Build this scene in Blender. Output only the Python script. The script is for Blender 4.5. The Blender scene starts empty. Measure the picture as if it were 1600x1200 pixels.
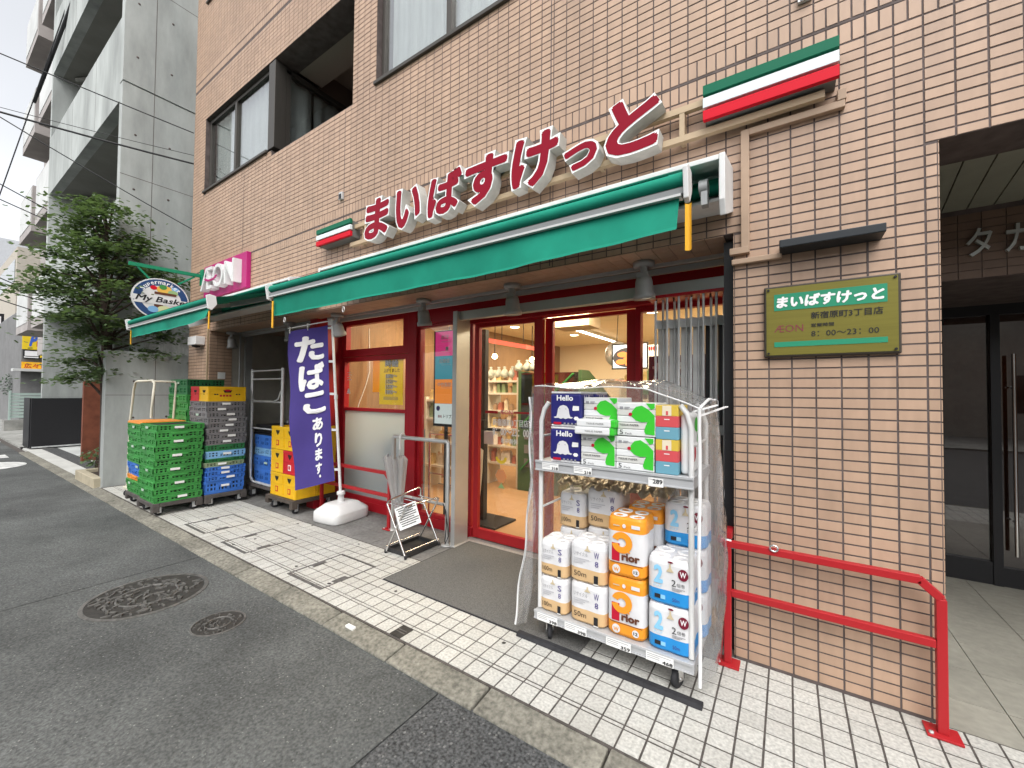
import bpy, math, random
from mathutils import Vector, Matrix
random.seed(11)
sc = bpy.context.scene
COL = sc.collection
rad = math.radians
# ------------------------------------------------------------------ camera
YAW, PITCH, ROLL = rad(33.9438), rad(1.3166), rad(.54805)
CAM = Vector((0, 0, 1.42))
def cam_axes():
    f = Vector((-math.sin(YAW)*math.cos(PITCH), math.cos(YAW)*math.cos(PITCH), math.sin(PITCH)))
    r = Vector((math.cos(YAW), math.sin(YAW), 0)); u = r.cross(f)
    c, s = math.cos(ROLL), math.sin(ROLL)
    return c*r+s*u, -s*r+c*u, f
CR, CU, CF = cam_axes()
cd = bpy.data.cameras.new('camera'); cd.sensor_width = 36; cd.sensor_fit = 'HORIZONTAL'
cd.lens = 639.3067/1600*36; cd.clip_start = .03; cd.clip_end = 900
cam = bpy.data.objects.new('camera', cd); COL.objects.link(cam)
cam.matrix_world = Matrix(((CR.x, CU.x, -CF.x, CAM.x), (CR.y, CU.y, -CF.y, CAM.y), (CR.z, CU.z, -CF.z, CAM.z), (0, 0, 0, 1)))
sc.camera = cam
# ------------------------------------------------------------------ light
W = bpy.data.worlds.new('World'); sc.world = W; W.use_nodes = True
nt = W.node_tree; nt.nodes.clear()
sky = nt.nodes.new('ShaderNodeTexSky'); sky.sky_type = 'NISHITA'; sky.sun_disc = False
SUN_EL, SUN_AZ = rad(54), rad(150)
sky.sun_elevation = SUN_EL; sky.sun_rotation = SUN_AZ; sky.air_density = 1.0; sky.dust_density = 4.0; sky.ozone_density = 1.0
hs = nt.nodes.new('ShaderNodeHueSaturation'); hs.inputs['Saturation'].default_value = .16
tc = nt.nodes.new('ShaderNodeTexCoord'); cn = nt.nodes.new('ShaderNodeTexNoise')
cn.inputs['Scale'].default_value = 2.2; cn.inputs['Detail'].default_value = 5
cr = nt.nodes.new('ShaderNodeMapRange'); cr.inputs['From Min'].default_value = .3; cr.inputs['From Max'].default_value = .7
cr.inputs['To Min'].default_value = 1.72; cr.inputs['To Max'].default_value = 2.02
mv = nt.nodes.new('ShaderNodeVectorMath'); mv.operation = 'SCALE'
bg = nt.nodes.new('ShaderNodeBackground'); bg.inputs['Strength'].default_value = .15
wo = nt.nodes.new('ShaderNodeOutputWorld')
nt.links.new(sky.outputs[0], hs.inputs['Color']); nt.links.new(hs.outputs[0], mv.inputs[0])
nt.links.new(tc.outputs['Generated'], cn.inputs['Vector']); nt.links.new(cn.outputs['Fac'], cr.inputs['Value'])
nt.links.new(cr.outputs[0], mv.inputs['Scale']); nt.links.new(mv.outputs[0], bg.inputs['Color'])
nt.links.new(bg.outputs[0], wo.inputs[0])
sl = bpy.data.lights.new('sun', 'SUN'); sl.energy = .6; sl.angle = rad(45); sl.color = (1, .97, .92)
so = bpy.data.objects.new('sun', sl); COL.objects.link(so)
sdir = Vector((math.sin(SUN_AZ)*math.cos(SUN_EL), math.cos(SUN_AZ)*math.cos(SUN_EL), math.sin(SUN_EL)))
so.rotation_euler = sdir.to_track_quat('Z', 'Y').to_euler(); so.location = (0, -5, 12)
vs = sc.view_settings
sc.display_settings.display_device = 'sRGB'
vs.view_transform = 'Standard'; vs.look = 'None'; vs.gamma = 1; vs.use_curve_mapping = False; vs.exposure = .22
sc.render.engine = 'CYCLES'
sc.cycles.use_denoising = True
sc.cycles.max_bounces = 10; sc.cycles.transparent_max_bounces = 24; sc.cycles.sample_clamp_indirect = 6
sc.cycles.caustics_reflective = False; sc.cycles.caustics_refractive = False
# ------------------------------------------------------------------ helpers
def mat(name, col, rough=.6, metal=0., var=.0, scale=8., bump=0., bscale=60., emit=0., spec=.3, rnd=0., fleck=None, world=False, coat=0., dirt=0., dscale=1.2, dcol=None, stretch=None, alpha=1, sheen=0):
    m = bpy.data.materials.new(name); m.use_nodes = True
    n = m.node_tree.nodes; L = m.node_tree.links; b = n['Principled BSDF']
    b.inputs['Base Color'].default_value = (*col, 1); b.inputs['Roughness'].default_value = rough
    b.inputs['Metallic'].default_value = metal; b.inputs['Specular IOR Level'].default_value = spec
    b.inputs['Coat Weight'].default_value = coat
    if emit: b.inputs['Emission Color'].default_value = (*col, 1); b.inputs['Emission Strength'].default_value = emit
    co = None
    if var or bump or dirt:
        t = n.new('ShaderNodeTexCoord'); co = t.outputs['Object']
        if world: co = n.new('ShaderNodeNewGeometry').outputs['Position']
        if stretch:
            mp = n.new('ShaderNodeMapping'); mp.inputs['Scale'].default_value = stretch; L.new(co, mp.inputs[0]); co = mp.outputs[0]
    cur = None
    def mul(fac_out, lo, hi, fmin=.3, fmax=.7):
        nonlocal cur
        r = n.new('ShaderNodeMapRange'); r.inputs['From Min'].default_value = fmin; r.inputs['From Max'].default_value = fmax
        r.inputs['To Min'].default_value = lo; r.inputs['To Max'].default_value = hi; L.new(fac_out, r.inputs['Value'])
        v = n.new('ShaderNodeVectorMath'); v.operation = 'SCALE'
        if cur is None: v.inputs[0].default_value = col
        else: L.new(cur, v.inputs[0])
        L.new(r.outputs[0], v.inputs['Scale']); cur = v.outputs[0]
    if var:
        x = n.new('ShaderNodeTexNoise'); x.inputs['Scale'].default_value = scale; x.inputs['Detail'].default_value = 6; L.new(co, x.inputs['Vector'])
        mul(x.outputs['Fac'], 1-var, 1+var)
    if rnd:
        g = n.new('ShaderNodeNewGeometry'); oi = n.new('ShaderNodeObjectInfo'); ad = n.new('ShaderNodeMath'); ad.operation = 'ADD'
        L.new(g.outputs['Random Per Island'], ad.inputs[0]); L.new(oi.outputs['Random'], ad.inputs[1])
        fr = n.new('ShaderNodeMath'); fr.operation = 'FRACT'; L.new(ad.outputs[0], fr.inputs[0])
        mul(fr.outputs[0], 1-rnd, 1+rnd, 0, 1)
    if dirt:
        x = n.new('ShaderNodeTexNoise'); x.inputs['Scale'].default_value = dscale; x.inputs['Detail'].default_value = 8; x.inputs['Roughness'].default_value = .65; L.new(co, x.inputs['Vector'])
        if dcol:
            r = n.new('ShaderNodeMapRange'); r.inputs['From Min'].default_value = .45; r.inputs['From Max'].default_value = .75; r.inputs['To Max'].default_value = dirt
            L.new(x.outputs['Fac'], r.inputs['Value'])
            mx = n.new('ShaderNodeMix'); mx.data_type = 'RGBA'; L.new(r.outputs[0], mx.inputs['Factor'])
            if cur is None: mx.inputs['A'].default_value = (*col, 1)
            else: L.new(cur, mx.inputs['A'])
            mx.inputs['B'].default_value = (*dcol, 1); cur = mx.outputs['Result']
        else: mul(x.outputs['Fac'], 1-dirt, 1+dirt*.4)
    if fleck:
        vo = n.new('ShaderNodeTexVoronoi'); vo.inputs['Scale'].default_value = fleck[0]; L.new(co, vo.inputs['Vector'])
        sx = n.new('ShaderNodeSeparateColor'); L.new(vo.outputs['Color'], sx.inputs[0])
        g1 = n.new('ShaderNodeMath'); g1.operation = 'GREATER_THAN'; g1.inputs[1].default_value = fleck[1]; L.new(sx.outputs[0], g1.inputs[0])
        g2 = n.new('ShaderNodeMath'); g2.operation = 'LESS_THAN'; g2.inputs[1].default_value = .42; L.new(vo.outputs['Distance'], g2.inputs[0])
        g3 = n.new('ShaderNodeMath'); g3.operation = 'MULTIPLY'; L.new(g1.outputs[0], g3.inputs[0]); L.new(g2.outputs[0], g3.inputs[1])
        g4 = n.new('ShaderNodeMath'); g4.operation = 'MULTIPLY'; L.new(g3.outputs[0], g4.inputs[0]); L.new(sx.outputs[1], g4.inputs[1])
        mx = n.new('ShaderNodeMix'); mx.data_type = 'RGBA'; L.new(g4.outputs[0], mx.inputs['Factor']); L.new(cur, mx.inputs['A']); mx.inputs['B'].default_value = (*fleck[2], 1); cur = mx.outputs['Result']
    if cur is not None:
        L.new(cur, b.inputs['Base Color'])
        if emit: L.new(cur, b.inputs['Emission Color'])
    if bump:
        x = n.new('ShaderNodeTexNoise'); x.inputs['Scale'].default_value = bscale; x.inputs['Detail'].default_value = 4; L.new(co, x.inputs['Vector'])
        bp = n.new('ShaderNodeBump'); bp.inputs['Strength'].default_value = min(1, bump); bp.inputs['Distance'].default_value = .004; L.new(x.outputs['Fac'], bp.inputs['Height']); L.new(bp.outputs[0], b.inputs['Normal'])
    if alpha < 1: b.inputs['Alpha'].default_value = alpha
    return m
def glass(name, tint=(1, 1, 1), ior=1.5, haze=0., rough=.0, bump=0., bscale=6., hazecol=(.8, .8, .8), boost=0.):
    m = bpy.data.materials.new(name); m.use_nodes = True; n = m.node_tree.nodes; L = m.node_tree.links
    n.clear(); o = n.new('ShaderNodeOutputMaterial'); t = n.new('ShaderNodeBsdfTransparent'); t.inputs[0].default_value = (*tint, 1)
    g = n.new('ShaderNodeBsdfGlossy'); g.inputs['Roughness'].default_value = rough; lw = n.new('ShaderNodeLayerWeight'); lw.inputs['Blend'].default_value = .5; pw = n.new('ShaderNodeMath'); pw.operation = 'POWER'; pw.inputs[1].default_value = 4.0; L.new(lw.outputs['Facing'], pw.inputs[0]); F0 = ((ior-1)/(ior+1))**2; f = n.new('ShaderNodeMath'); f.operation = 'MULTIPLY_ADD'; f.inputs[1].default_value = 1-F0; f.inputs[2].default_value = F0; L.new(pw.outputs[0], f.inputs[0])
    mx = n.new('ShaderNodeMixShader'); src = t.outputs[0]
    if haze:
        d = n.new('ShaderNodeBsdfDiffuse'); d.inputs[0].default_value = (*hazecol, 1); tr = n.new('ShaderNodeBsdfTranslucent'); tr.inputs[0].default_value = (*hazecol, 1)
        m1 = n.new('ShaderNodeMixShader'); L.new(d.outputs[0], m1.inputs[1]); L.new(tr.outputs[0], m1.inputs[2])
        m2 = n.new('ShaderNodeMixShader'); m2.inputs[0].default_value = haze; L.new(t.outputs[0], m2.inputs[1]); L.new(m1.outputs[0], m2.inputs[2]); src = m2.outputs[0]
    if boost:
        ad = n.new('ShaderNodeMath'); ad.operation = 'MULTIPLY_ADD'; ad.inputs[1].default_value = 1; ad.inputs[2].default_value = boost; ad.use_clamp = True
        L.new(f.outputs[0], ad.inputs[0]); L.new(ad.outputs[0], mx.inputs[0])
    else: L.new(f.outputs[0], mx.inputs[0])
    L.new(src, mx.inputs[1]); L.new(g.outputs[0], mx.inputs[2]); L.new(mx.outputs[0], o.inputs[0])
    if bump:
        tcn = n.new('ShaderNodeTexCoord'); x = n.new('ShaderNodeTexNoise'); x.inputs['Scale'].default_value = bscale; x.inputs['Detail'].default_value = 3; x.inputs['Distortion'].default_value = 1.5
        L.new(tcn.outputs['Object'], x.inputs['Vector']); bp = n.new('ShaderNodeBump'); bp.inputs['Strength'].default_value = bump; bp.inputs['Distance'].default_value = .05
        L.new(x.outputs['Fac'], bp.inputs['Height']); L.new(bp.outputs[0], g.inputs['Normal']); L.new(bp.outputs[0], lw.inputs['Normal'])
    return m

def world_loc(o):
    v = Vector((0, 0, 0))
    while o is not None: v += o.location; o = o.parent
    return v
def tag(o, label=None, cat=None, group=None, kind=None):
    if label: o['label'] = label
    if cat: o['category'] = cat
    if group: o['group'] = group
    if kind: o['kind'] = kind
    return o
def thing(name, label, cat, loc=(0, 0, 0), group=None):
    o = bpy.data.objects.new(name, None); o.empty_display_size = .1; COL.objects.link(o); o.location = loc
    return tag(o, label, cat, group)
def link(name, me, parent=None, loc=None):
    o = bpy.data.objects.new(name, me); COL.objects.link(o)
    if parent is not None: o.parent = parent
    if loc is not None: o.location = loc
    return o
def copy_tree(o, parent=None):
    c = o.copy(); COL.objects.link(c)
    if parent is not None: c.parent = parent
    for ch in o.children: copy_tree(ch, c)
    return c
class MB:
    """collects shapes in world (or local) coordinates; build() links them as one mesh object"""
    def __init__(s): s.v = []; s.f = []; s.m = []; s.s = []
    def add(s, vs, fs, mi=0, sm=False):
        o = len(s.v); s.v += [tuple(p) for p in vs]
        for f in fs: s.f.append([i+o for i in f]); s.m.append(mi); s.s.append(sm)
        return s
    def box(s, x0, x1, y0, y1, z0, z1, mi=0, M=None):
        vs = [(x, y, z) for z in (z0, z1) for y in (y0, y1) for x in (x0, x1)]
        if M is not None: vs = [M @ Vector(p) for p in vs]
        return s.add(vs, [(0, 2, 3, 1), (4, 5, 7, 6), (0, 1, 5, 4), (2, 6, 7, 3), (0, 4, 6, 2), (1, 3, 7, 5)], mi)
    def tube(s, pts, r, n=8, mi=0, closed=False, sm=True):
        P = [Vector(p) for p in pts]; K = len(P); rings = []
        d0 = (P[1]-P[0]).normalized(); a = Vector((0, 0, 1)) if abs(d0.z) < .9 else Vector((1, 0, 0))
        u = d0.cross(a).normalized()
        for i, p in enumerate(P):
            if closed: t = (P[(i+1) % K]-P[i-1])
            elif i == 0: t = P[1]-P[0]
            elif i == K-1: t = P[-1]-P[-2]
            else: t = (P[i+1]-P[i]).normalized()+(P[i]-P[i-1]).normalized()
            t.normalize(); u = (u-t*u.dot(t)).normalized(); w = t.cross(u)
            rr = r[i] if isinstance(r, (list, tuple)) else r
            rings.append([p+(u*math.cos(2*math.pi*k/n)+w*math.sin(2*math.pi*k/n))*rr for k in range(n)])
        vs = [q for R in rings for q in R]; fs = []
        for i in range(K if closed else K-1):
            j = (i+1) % K
            for k in range(n): fs.append((i*n+k, i*n+(k+1) % n, j*n+(k+1) % n, j*n+k))
        s.add(vs, fs, mi, sm)
        if not closed:
            s.add(rings[0], [tuple(range(n))[::-1]], mi); s.add(rings[-1], [tuple(range(n))], mi)
        return s
    def bar(s, a, b, w, h=None, mi=0, up=(0, 0, 1)):
        a = Vector(a); b = Vector(b); h = h or w; d = (b-a).normalized(); upv = Vector(up)
        if abs(d.dot(upv)) > .95: upv = Vector((0, 1, 0))
        x = d.cross(upv).normalized()*w/2; z = x.cross(d).normalized()*h/2
        vs = [p+sx*x+sz*z for p in (a, b) for sz in (-1, 1) for sx in (-1, 1)]
        return s.add(vs, [(0, 1, 3, 2), (4, 6, 7, 5), (0, 4, 5, 1), (2, 3, 7, 6), (0, 2, 6, 4), (1, 5, 7, 3)], mi)
    def lathe(s, prof, c=(0, 0, 0), n=16, mi=0, axis='Z', sm=True, M=None):
        vs = []
        for r, z in prof:
            for k in range(n):
                a = 2*math.pi*k/n; p = (r*math.cos(a), r*math.sin(a), z)
                if axis == 'Y': p = (p[0], p[2], p[1])
                if axis == 'X': p = (p[2], p[0], p[1])
                p = Vector(p)
                if M is not None: p = M @ p
                vs.append(p+Vector(c))
        fs = []
        fl = axis == 'Y'
        for i in range(len(prof)-1):
            for k in range(n):
                q = (i*n+k, i*n+(k+1) % n, (i+1)*n+(k+1) % n, (i+1)*n+k); fs.append(q[::-1] if fl else q)
        s.add(vs, fs, mi, sm)
        N = len(prof)-1
        if prof[0][0] > 1e-6 and not (prof[1][0] < 1e-6 and prof[1][1] == prof[0][1]): s.add(vs[:n], [tuple(range(n))[::-1]], mi)
        if prof[N][0] > 1e-6 and not (prof[N-1][0] < 1e-6 and prof[N-1][1] == prof[N][1]): s.add(vs[N*n:], [tuple(range(n))], mi)
        return s
    def prism(s, poly, o, ux, uy, uz, mi=0):
        o, ux, uy, uz = Vector(o), Vector(ux), Vector(uy), Vector(uz); n = len(poly)
        a = [o+ux*p[0]+uy*p[1] for p in poly]; b = [p+uz for p in a]
        fs = [tuple(range(n))[::-1], tuple(range(n, 2*n))]+[(i, (i+1) % n, n+(i+1) % n, n+i) for i in range(n)]
        return s.add(a+b, fs, mi)
    def grid(s, fn, nu, nv, mi=0, sm=True):
        vs = [fn(i/nu, j/nv) for j in range(nv+1) for i in range(nu+1)]
        return s.add(vs, [(j*(nu+1)+i, j*(nu+1)+i+1, (j+1)*(nu+1)+i+1, (j+1)*(nu+1)+i) for j in range(nv) for i in range(nu)], mi, sm)
    def mesh(s, name, mats, off=(0, 0, 0)):
        me = bpy.data.meshes.new(name); ox, oy, oz = off
        me.from_pydata([(x-ox, y-oy, z-oz) for x, y, z in s.v], [], s.f)
        for m in (mats if isinstance(mats, (list, tuple)) else [mats]): me.materials.append(m)
        me.polygons.foreach_set('material_index', s.m); me.polygons.foreach_set('use_smooth', s.s); me.update()
        return me
    def build(s, name, mats, parent=None, loc=None, bevel=0, seg=2):
        off = world_loc(parent) if parent is not None else (Vector(loc) if loc is not None else Vector((0, 0, 0)))
        o = link(name, s.mesh(name, mats, off), parent, None if parent is not None else off)
        if bevel:
            b = o.modifiers.new('bevel', 'BEVEL'); b.width = bevel; b.segments = seg; b.limit_method = 'ANGLE'; b.angle_limit = rad(40)
        return o
def BX(*a, **k): return MB().box(*a, **k)
# flat shapes / lettering: returned as mesh mapped onto frame (o, ux, uy); thickness along the normal
FR_FRONT = (Vector((1, 0, 0)), Vector((0, 0, 1)))      # faces the street (-Y)
FR_RIGHT = (Vector((0, 1, 0)), Vector((0, 0, 1)))      # faces +X
FR_UP = (Vector((1, 0, 0)), Vector((0, 1, 0)))
def _curve_mesh(c):
    o = bpy.data.objects.new('tmp', c); me = bpy.data.meshes.new_from_object(o)
    bpy.data.objects.remove(o); bpy.data.curves.remove(c); return me
def text_raw(body, offset=.0, shear=0, depth=0, res=2, spacing=1, line=1, align='LEFT'):
    if offset > .012 and not depth and not res >= 3: return bold_raw(body, offset, shear, res, spacing)
    c = bpy.data.curves.new('lettering', 'FONT'); c.body = body; c.size = 1; c.offset = offset; c.shear = shear
    c.resolution_u = res; c.extrude = depth; c.space_character = spacing; c.space_line = line; c.align_x = align
    return _curve_mesh(c)
def bold_raw(body, r, shear=0, res=2, spacing=1):
    # heavier strokes: the plain glyphs repeated on a small circle, each copy a hair above the last
    base = text_raw(body, 0, shear, 0, res, spacing); vs = []; fs = []
    K = 8 if r > .03 else 6
    for k in range(K+1):
        a = 6.2832*k/K; dx, dy = (0, 0) if k == K else (r*math.cos(a), r*math.sin(a)); o = len(vs)
        vs += [(v.co.x+dx, v.co.y+dy, .0001*(k+1)) for v in base.vertices]; fs += [[i+o for i in p.vertices] for p in base.polygons]
    bpy.data.meshes.remove(base); me = bpy.data.meshes.new('bold'); me.from_pydata(vs, [], fs); me.update(); return me
def shape_raw(polys, depth=0):
    c = bpy.data.curves.new('shape', 'CURVE'); c.dimensions = '2D'; c.fill_mode = 'BOTH'; c.extrude = depth
    for P in polys:
        sp = c.splines.new('POLY'); sp.points.add(len(P)-1)
        for p, q in zip(sp.points, P): p.co = (q[0], q[1], 0, 1)
        sp.use_cyclic_u = True
    return _curve_mesh(c)
def place(me, rect, o, frame, depth=0, keep=False, bounds=None):
    """map mesh bbox to rect (u0,u1,v0,v1) in frame at origin o"""
    co = [v.co.copy() for v in me.vertices]
    if bounds: x0, x1, y0, y1 = bounds
    else: x0 = min(p.x for p in co); x1 = max(p.x for p in co); y0 = min(p.y for p in co); y1 = max(p.y for p in co)
    u0, u1, v0, v1 = rect; sx = (u1-u0)/(x1-x0); sy = (v1-v0)/(y1-y0)
    if keep: sx = sy = min(sx, sy); u0 = (u0+u1)/2-sx*(x1-x0)/2; v0 = (v0+v1)/2-sy*(y1-y0)/2
    zs = max((abs(p.z) for p in co), default=0) or 1
    ux, uy = frame; un = ux.cross(uy); o = Vector(o)
    for v, p in zip(me.vertices, co):
        v.co = o+ux*(u0+(p.x-x0)*sx)+uy*(v0+(p.y-y0)*sy)+un*((p.z/zs+1)*depth/2 if depth else p.z)
    return me
def join(meshes, name='print'):
    """several (mesh, material) into one mesh with slots"""
    vs = []; fs = []; mi = []; mats = []
    for me, m in meshes:
        if m not in mats: mats.append(m)
        o = len(vs); vs += [tuple(v.co) for v in me.vertices]
        for p in me.polygons: fs.append([i+o for i in p.vertices]); mi.append(mats.index(m))
        bpy.data.meshes.remove(me)
    r = bpy.data.meshes.new(name); r.from_pydata(vs, [], fs)
    for m in mats: r.materials.append(m)
    r.polygons.foreach_set('material_index', mi); r.update(); return r
def put(name, items, parent=None, loc=None):
    """items: list of (mesh in world coords, material) -> one object"""
    me = join(items, name); off = world_loc(parent) if parent is not None else Vector(loc or (0, 0, 0))
    for v in me.vertices: v.co -= off
    return link(name, me, parent, None if parent is not None else off)
def TX(body, rect, o, frame, m, depth=0, offset=0., shear=0, keep=False, spacing=1, line=1, align='LEFT', res=2):
    return (place(text_raw(body, offset, shear, .1 if depth else 0, res, spacing, line, align), rect, o, frame, depth, keep), m)
def SH(polys, rect, o, frame, m, depth=0, bounds=None):
    return (place(shape_raw(polys, .1 if depth else 0), rect, o, frame, depth, False, bounds), m)
def RC(rect, o, frame, m):
    return SH([[(0, 0), (1, 0), (1, 1), (0, 1)]], rect, o, frame, m)
def ellipse(cx, cy, rx, ry, n=28, a0=0, a1=360):
    full = abs(a1-a0) >= 360
    return [(cx+rx*math.cos(rad(a0+(a1-a0)*i/(n if full else n-1))), cy+ry*math.sin(rad(a0+(a1-a0)*i/(n if full else n-1)))) for i in range(n)]
def lamp(name, typ, loc, energy, col=(1, .8, .55), size=.5, size_y=None, rot=(0, 0, 0)):
    l = bpy.data.lights.new(name, typ); l.energy = energy; l.color = col
    if typ == 'AREA':
        l.size = size
        if size_y: l.shape = 'RECTANGLE'; l.size_y = size_y
    else: l.shadow_soft_size = size
    o = bpy.data.objects.new(name, l); COL.objects.link(o); o.location = loc; o.rotation_euler = rot; return o
def ordinal(i): return ['first', 'second', 'third', 'fourth', 'fifth', 'sixth', 'seventh', 'eighth', 'ninth', 'tenth', 'eleventh', 'twelfth', 'thirteenth', 'fourteenth', 'fifteenth', 'sixteenth', 'seventeenth', 'eighteenth', 'nineteenth', 'twentieth'][i]
# ------------------------------------------------------------------ materials
M_tile = mat('wall_tile', (.445, .302, .212), .45, var=.06, scale=22, rnd=.075, bump=.15, bscale=90, dirt=.17, dscale=2.2, stretch=(1, 1, .22), world=True, spec=.4)
M_mortar = mat('mortar', (.115, .092, .086), .9, var=.25, scale=12)
M_soffit = mat('soffit_tile', (.33, .22, .15), .5, var=.08, rnd=.06)
M_ptile = mat('paving_tile', (.475, .47, .435), .6, var=.26, scale=75, rnd=.06, bump=.3, bscale=160, dirt=.4, dscale=2.2, dcol=(.33, .31, .27), world=True)
M_grout = mat('paving_grout', (.085, .075, .068), .95, var=.3, scale=30)
M_kerb = mat('kerb_stone', (.215, .205, .17), .9, var=.4, scale=45, bump=.7, bscale=90, dirt=.45, dscale=2.5, world=True)
M_asph = mat('asphalt', (.098, .102, .099), .88, var=.42, scale=75, bump=1., bscale=110, dirt=.5, dscale=.9, fleck=(120, .965, (.25, .25, .235)))
M_asph2 = mat('asphalt_coarse', (.072, .074, .074), .8, var=.75, scale=75, bump=1., bscale=70, dirt=.2, dscale=2, fleck=(70, .8, (.17, .17, .165)))
M_slab = mat('forecourt_slab', (.21, .205, .195), .8, var=.2, scale=30, dirt=.45, dscale=1.8, rnd=.05, bump=.2, world=True)
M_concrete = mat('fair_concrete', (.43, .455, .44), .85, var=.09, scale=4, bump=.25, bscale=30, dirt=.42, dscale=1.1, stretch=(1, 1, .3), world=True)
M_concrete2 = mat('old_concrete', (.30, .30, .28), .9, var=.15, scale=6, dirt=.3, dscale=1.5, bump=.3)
M_red = mat('red_paint', (.39, .017, .022), .42, var=.08, scale=5, dirt=.35, dscale=5, dcol=(.22, .02, .02), world=True)
M_dred = mat('red_frame', (.36, .012, .02), .35, var=.05)
M_steel = mat('stainless', (.50, .50, .485), .36, .45, var=.08, scale=3, bump=.05)
M_chrome = mat('chrome', (.75, .75, .75), .16, 1)
M_alu = mat('grey_aluminium', (.34, .35, .35), .42, .15, var=.06)
M_black = mat('black_metal', (.018, .018, .02), .4)
M_rubber = mat('rubber', (.03, .03, .033), .8, var=.2, scale=30)
M_white = mat('white_paint', (.68, .68, .67), .45, var=.04, scale=4, dirt=.12, dscale=4)
M_wplas = mat('white_plastic', (.70, .70, .69), .35, dirt=.1, dscale=5)
M_green = mat('awning_green', (.010, .235, .155), .8, spec=.2, dirt=.16, dscale=1.5, var=.06, scale=6, bump=.15, bscale=400)
M_glass = glass('window_glass', (.93, .94, .93), 1.5, boost=.01)
M_dglass = glass('dark_glass', (.30, .275, .25), 1.6, boost=.09)
M_uglass = glass('upper_glass', (.86, .89, .89), 1.8, boost=.13)
M_bronze = mat('bronze_frame', (.075, .068, .06), .4, .5)
M_curtain = mat('curtain', (.78, .78, .75), .9, var=.12, scale=7, stretch=(6, 1, .3))
M_wood = mat('wood_panel', (.26, .155, .08), .5, var=.16, scale=6, stretch=(8, 8, .6))
M_cream = mat('cream_wall', (.78, .69, .52), .8)
M_floorw = mat('shop_floor', (.44, .265, .14), .35, var=.08, scale=5)
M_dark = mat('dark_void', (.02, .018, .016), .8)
M_lam = mat('lamp_glow', (1, .82, .55), .5, emit=14)
M_wlam = mat('spot_glow', (1, .86, .6), .5, emit=5)
M_ink = mat('black_ink', (.02, .02, .022), .6)
M_wink = mat('white_print', (.82, .82, .82), .5)
M_grey_ink = mat('grey_ink', (.28, .28, .30), .6)
M_tag = mat('paper_white', (.8, .8, .78), .6)
M_purple = mat('banner_cloth', (.060, .042, .21), .8, var=.06, scale=5, bump=.1, bscale=300)
M_tagy = mat('tag_yellow', (.72, .40, .03), .6)
M_yel = mat('yellow_plastic', (.78, .46, .015), .4, dirt=.15, dscale=6)
M_yel2 = mat('yellow_sign', (.80, .58, .03), .5)
M_rplas = mat('red_plastic', (.52, .02, .03), .4)
M_crg = mat('green_crate', (.05, .265, .06), .45, var=.1, scale=4, dirt=.3, dscale=5, rnd=.12)
M_crdg = mat('dark_green_crate', (.03, .17, .06), .45, dirt=.2, dscale=5)
M_crb = mat('blue_crate', (.05, .17, .55), .42, dirt=.2, dscale=5, rnd=.1)
M_crlb = mat('light_blue_crate', (.22, .44, .70), .42, dirt=.2, dscale=5)
M_crk = mat('grey_crate', (.19, .185, .19), .5, dirt=.25, dscale=5, rnd=.15)
M_crs = mat('sage_crate', (.26, .33, .20), .5, dirt=.2)
M_cro = mat('orange_plastic', (.72, .27, .05), .45)
M_dolly = mat('dolly_plastic', (.085, .075, .07), .6, var=.2, scale=10, dirt=.3, dscale=6)
M_galv = mat('galvanised', (.58, .59, .59), .4, .35, var=.1, scale=10)
M_ivory = mat('ivory_paint', (.62, .59, .48), .5, dirt=.2, dscale=8)
M_magenta = mat('magenta_panel', (.40, .018, .15), .35)
M_beige = mat('beige_trim', (.46, .35, .23), .5, var=.05)
# ================================================================== ground
tag(BX(-400, 400, -400, 400, -.4, -.08).build('ground', M_asph), 'grey ground reaching to the horizon under the street', kind='structure')
RZ = -.03
road = MB().box(-120, -4.262, -7, 1.49, -.07, RZ).box(-4.25, -1.407, -7, 1.49, -.07, RZ).box(-120, 60, -7, 1.492, -.075, RZ-.008, 2).box(-1.397, 60, -7, 1.49, -.07, RZ+.001, 1).build('road', [M_asph, M_asph2, M_rubber])
tag(road, 'dark grey asphalt street with a rough patched strip', kind='structure')
# painted marks far along the street
M_paint = mat('road_paint', (.62, .62, .6), .7, var=.2, scale=20, dirt=.4, dscale=4)
mk = MB()
for x0, x1, y0, y1 in ((-14.2, -13.6, .2, 1.27), (-18.4, -17.7, .3, 1.5)): mk.box(x0, x1, y0, y1, RZ, RZ+.004)
mk.lathe([(.62, RZ), (.62, RZ+.004)], (-12.3, .75, 0), 28)
tag(mk.build('road_marking', M_paint, road))
# kerb: single stones
kerb = tag(BX(-60, 8, 1.475, 1.625, -.09, -.045).build('kerb', M_grout), 'weathered stone kerb between street and pavement', kind='structure')
x = -14.4; i = 0; kme = []
for q in range(4):
    k = MB(); vs = [(.004, 1.478, -.08), (.596, 1.478, -.08), (.596, 1.622, -.08), (.004, 1.622, -.08), (.006, 1.48, -.018), (.594, 1.48, -.02), (.594, 1.62, -.003), (.006, 1.62, -.001)]
    vs = [(a, b+random.uniform(-.004, .004), c+random.uniform(-.003, .002)) for a, b, c in vs]
    k.add(vs, [(0, 3, 2, 1), (4, 5, 6, 7), (0, 1, 5, 4), (1, 2, 6, 5), (2, 3, 7, 6), (3, 0, 4, 7)]); kme.append(k.mesh('kerb_stone', M_kerb))
while x < 4:
    o = link('kerb_stone', kme[i % 4], kerb, (x, 0, 0)); b = o.modifiers.new('bevel', 'BEVEL'); b.width = .006; b.segments = 2
    x += .6; i += 1
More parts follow.
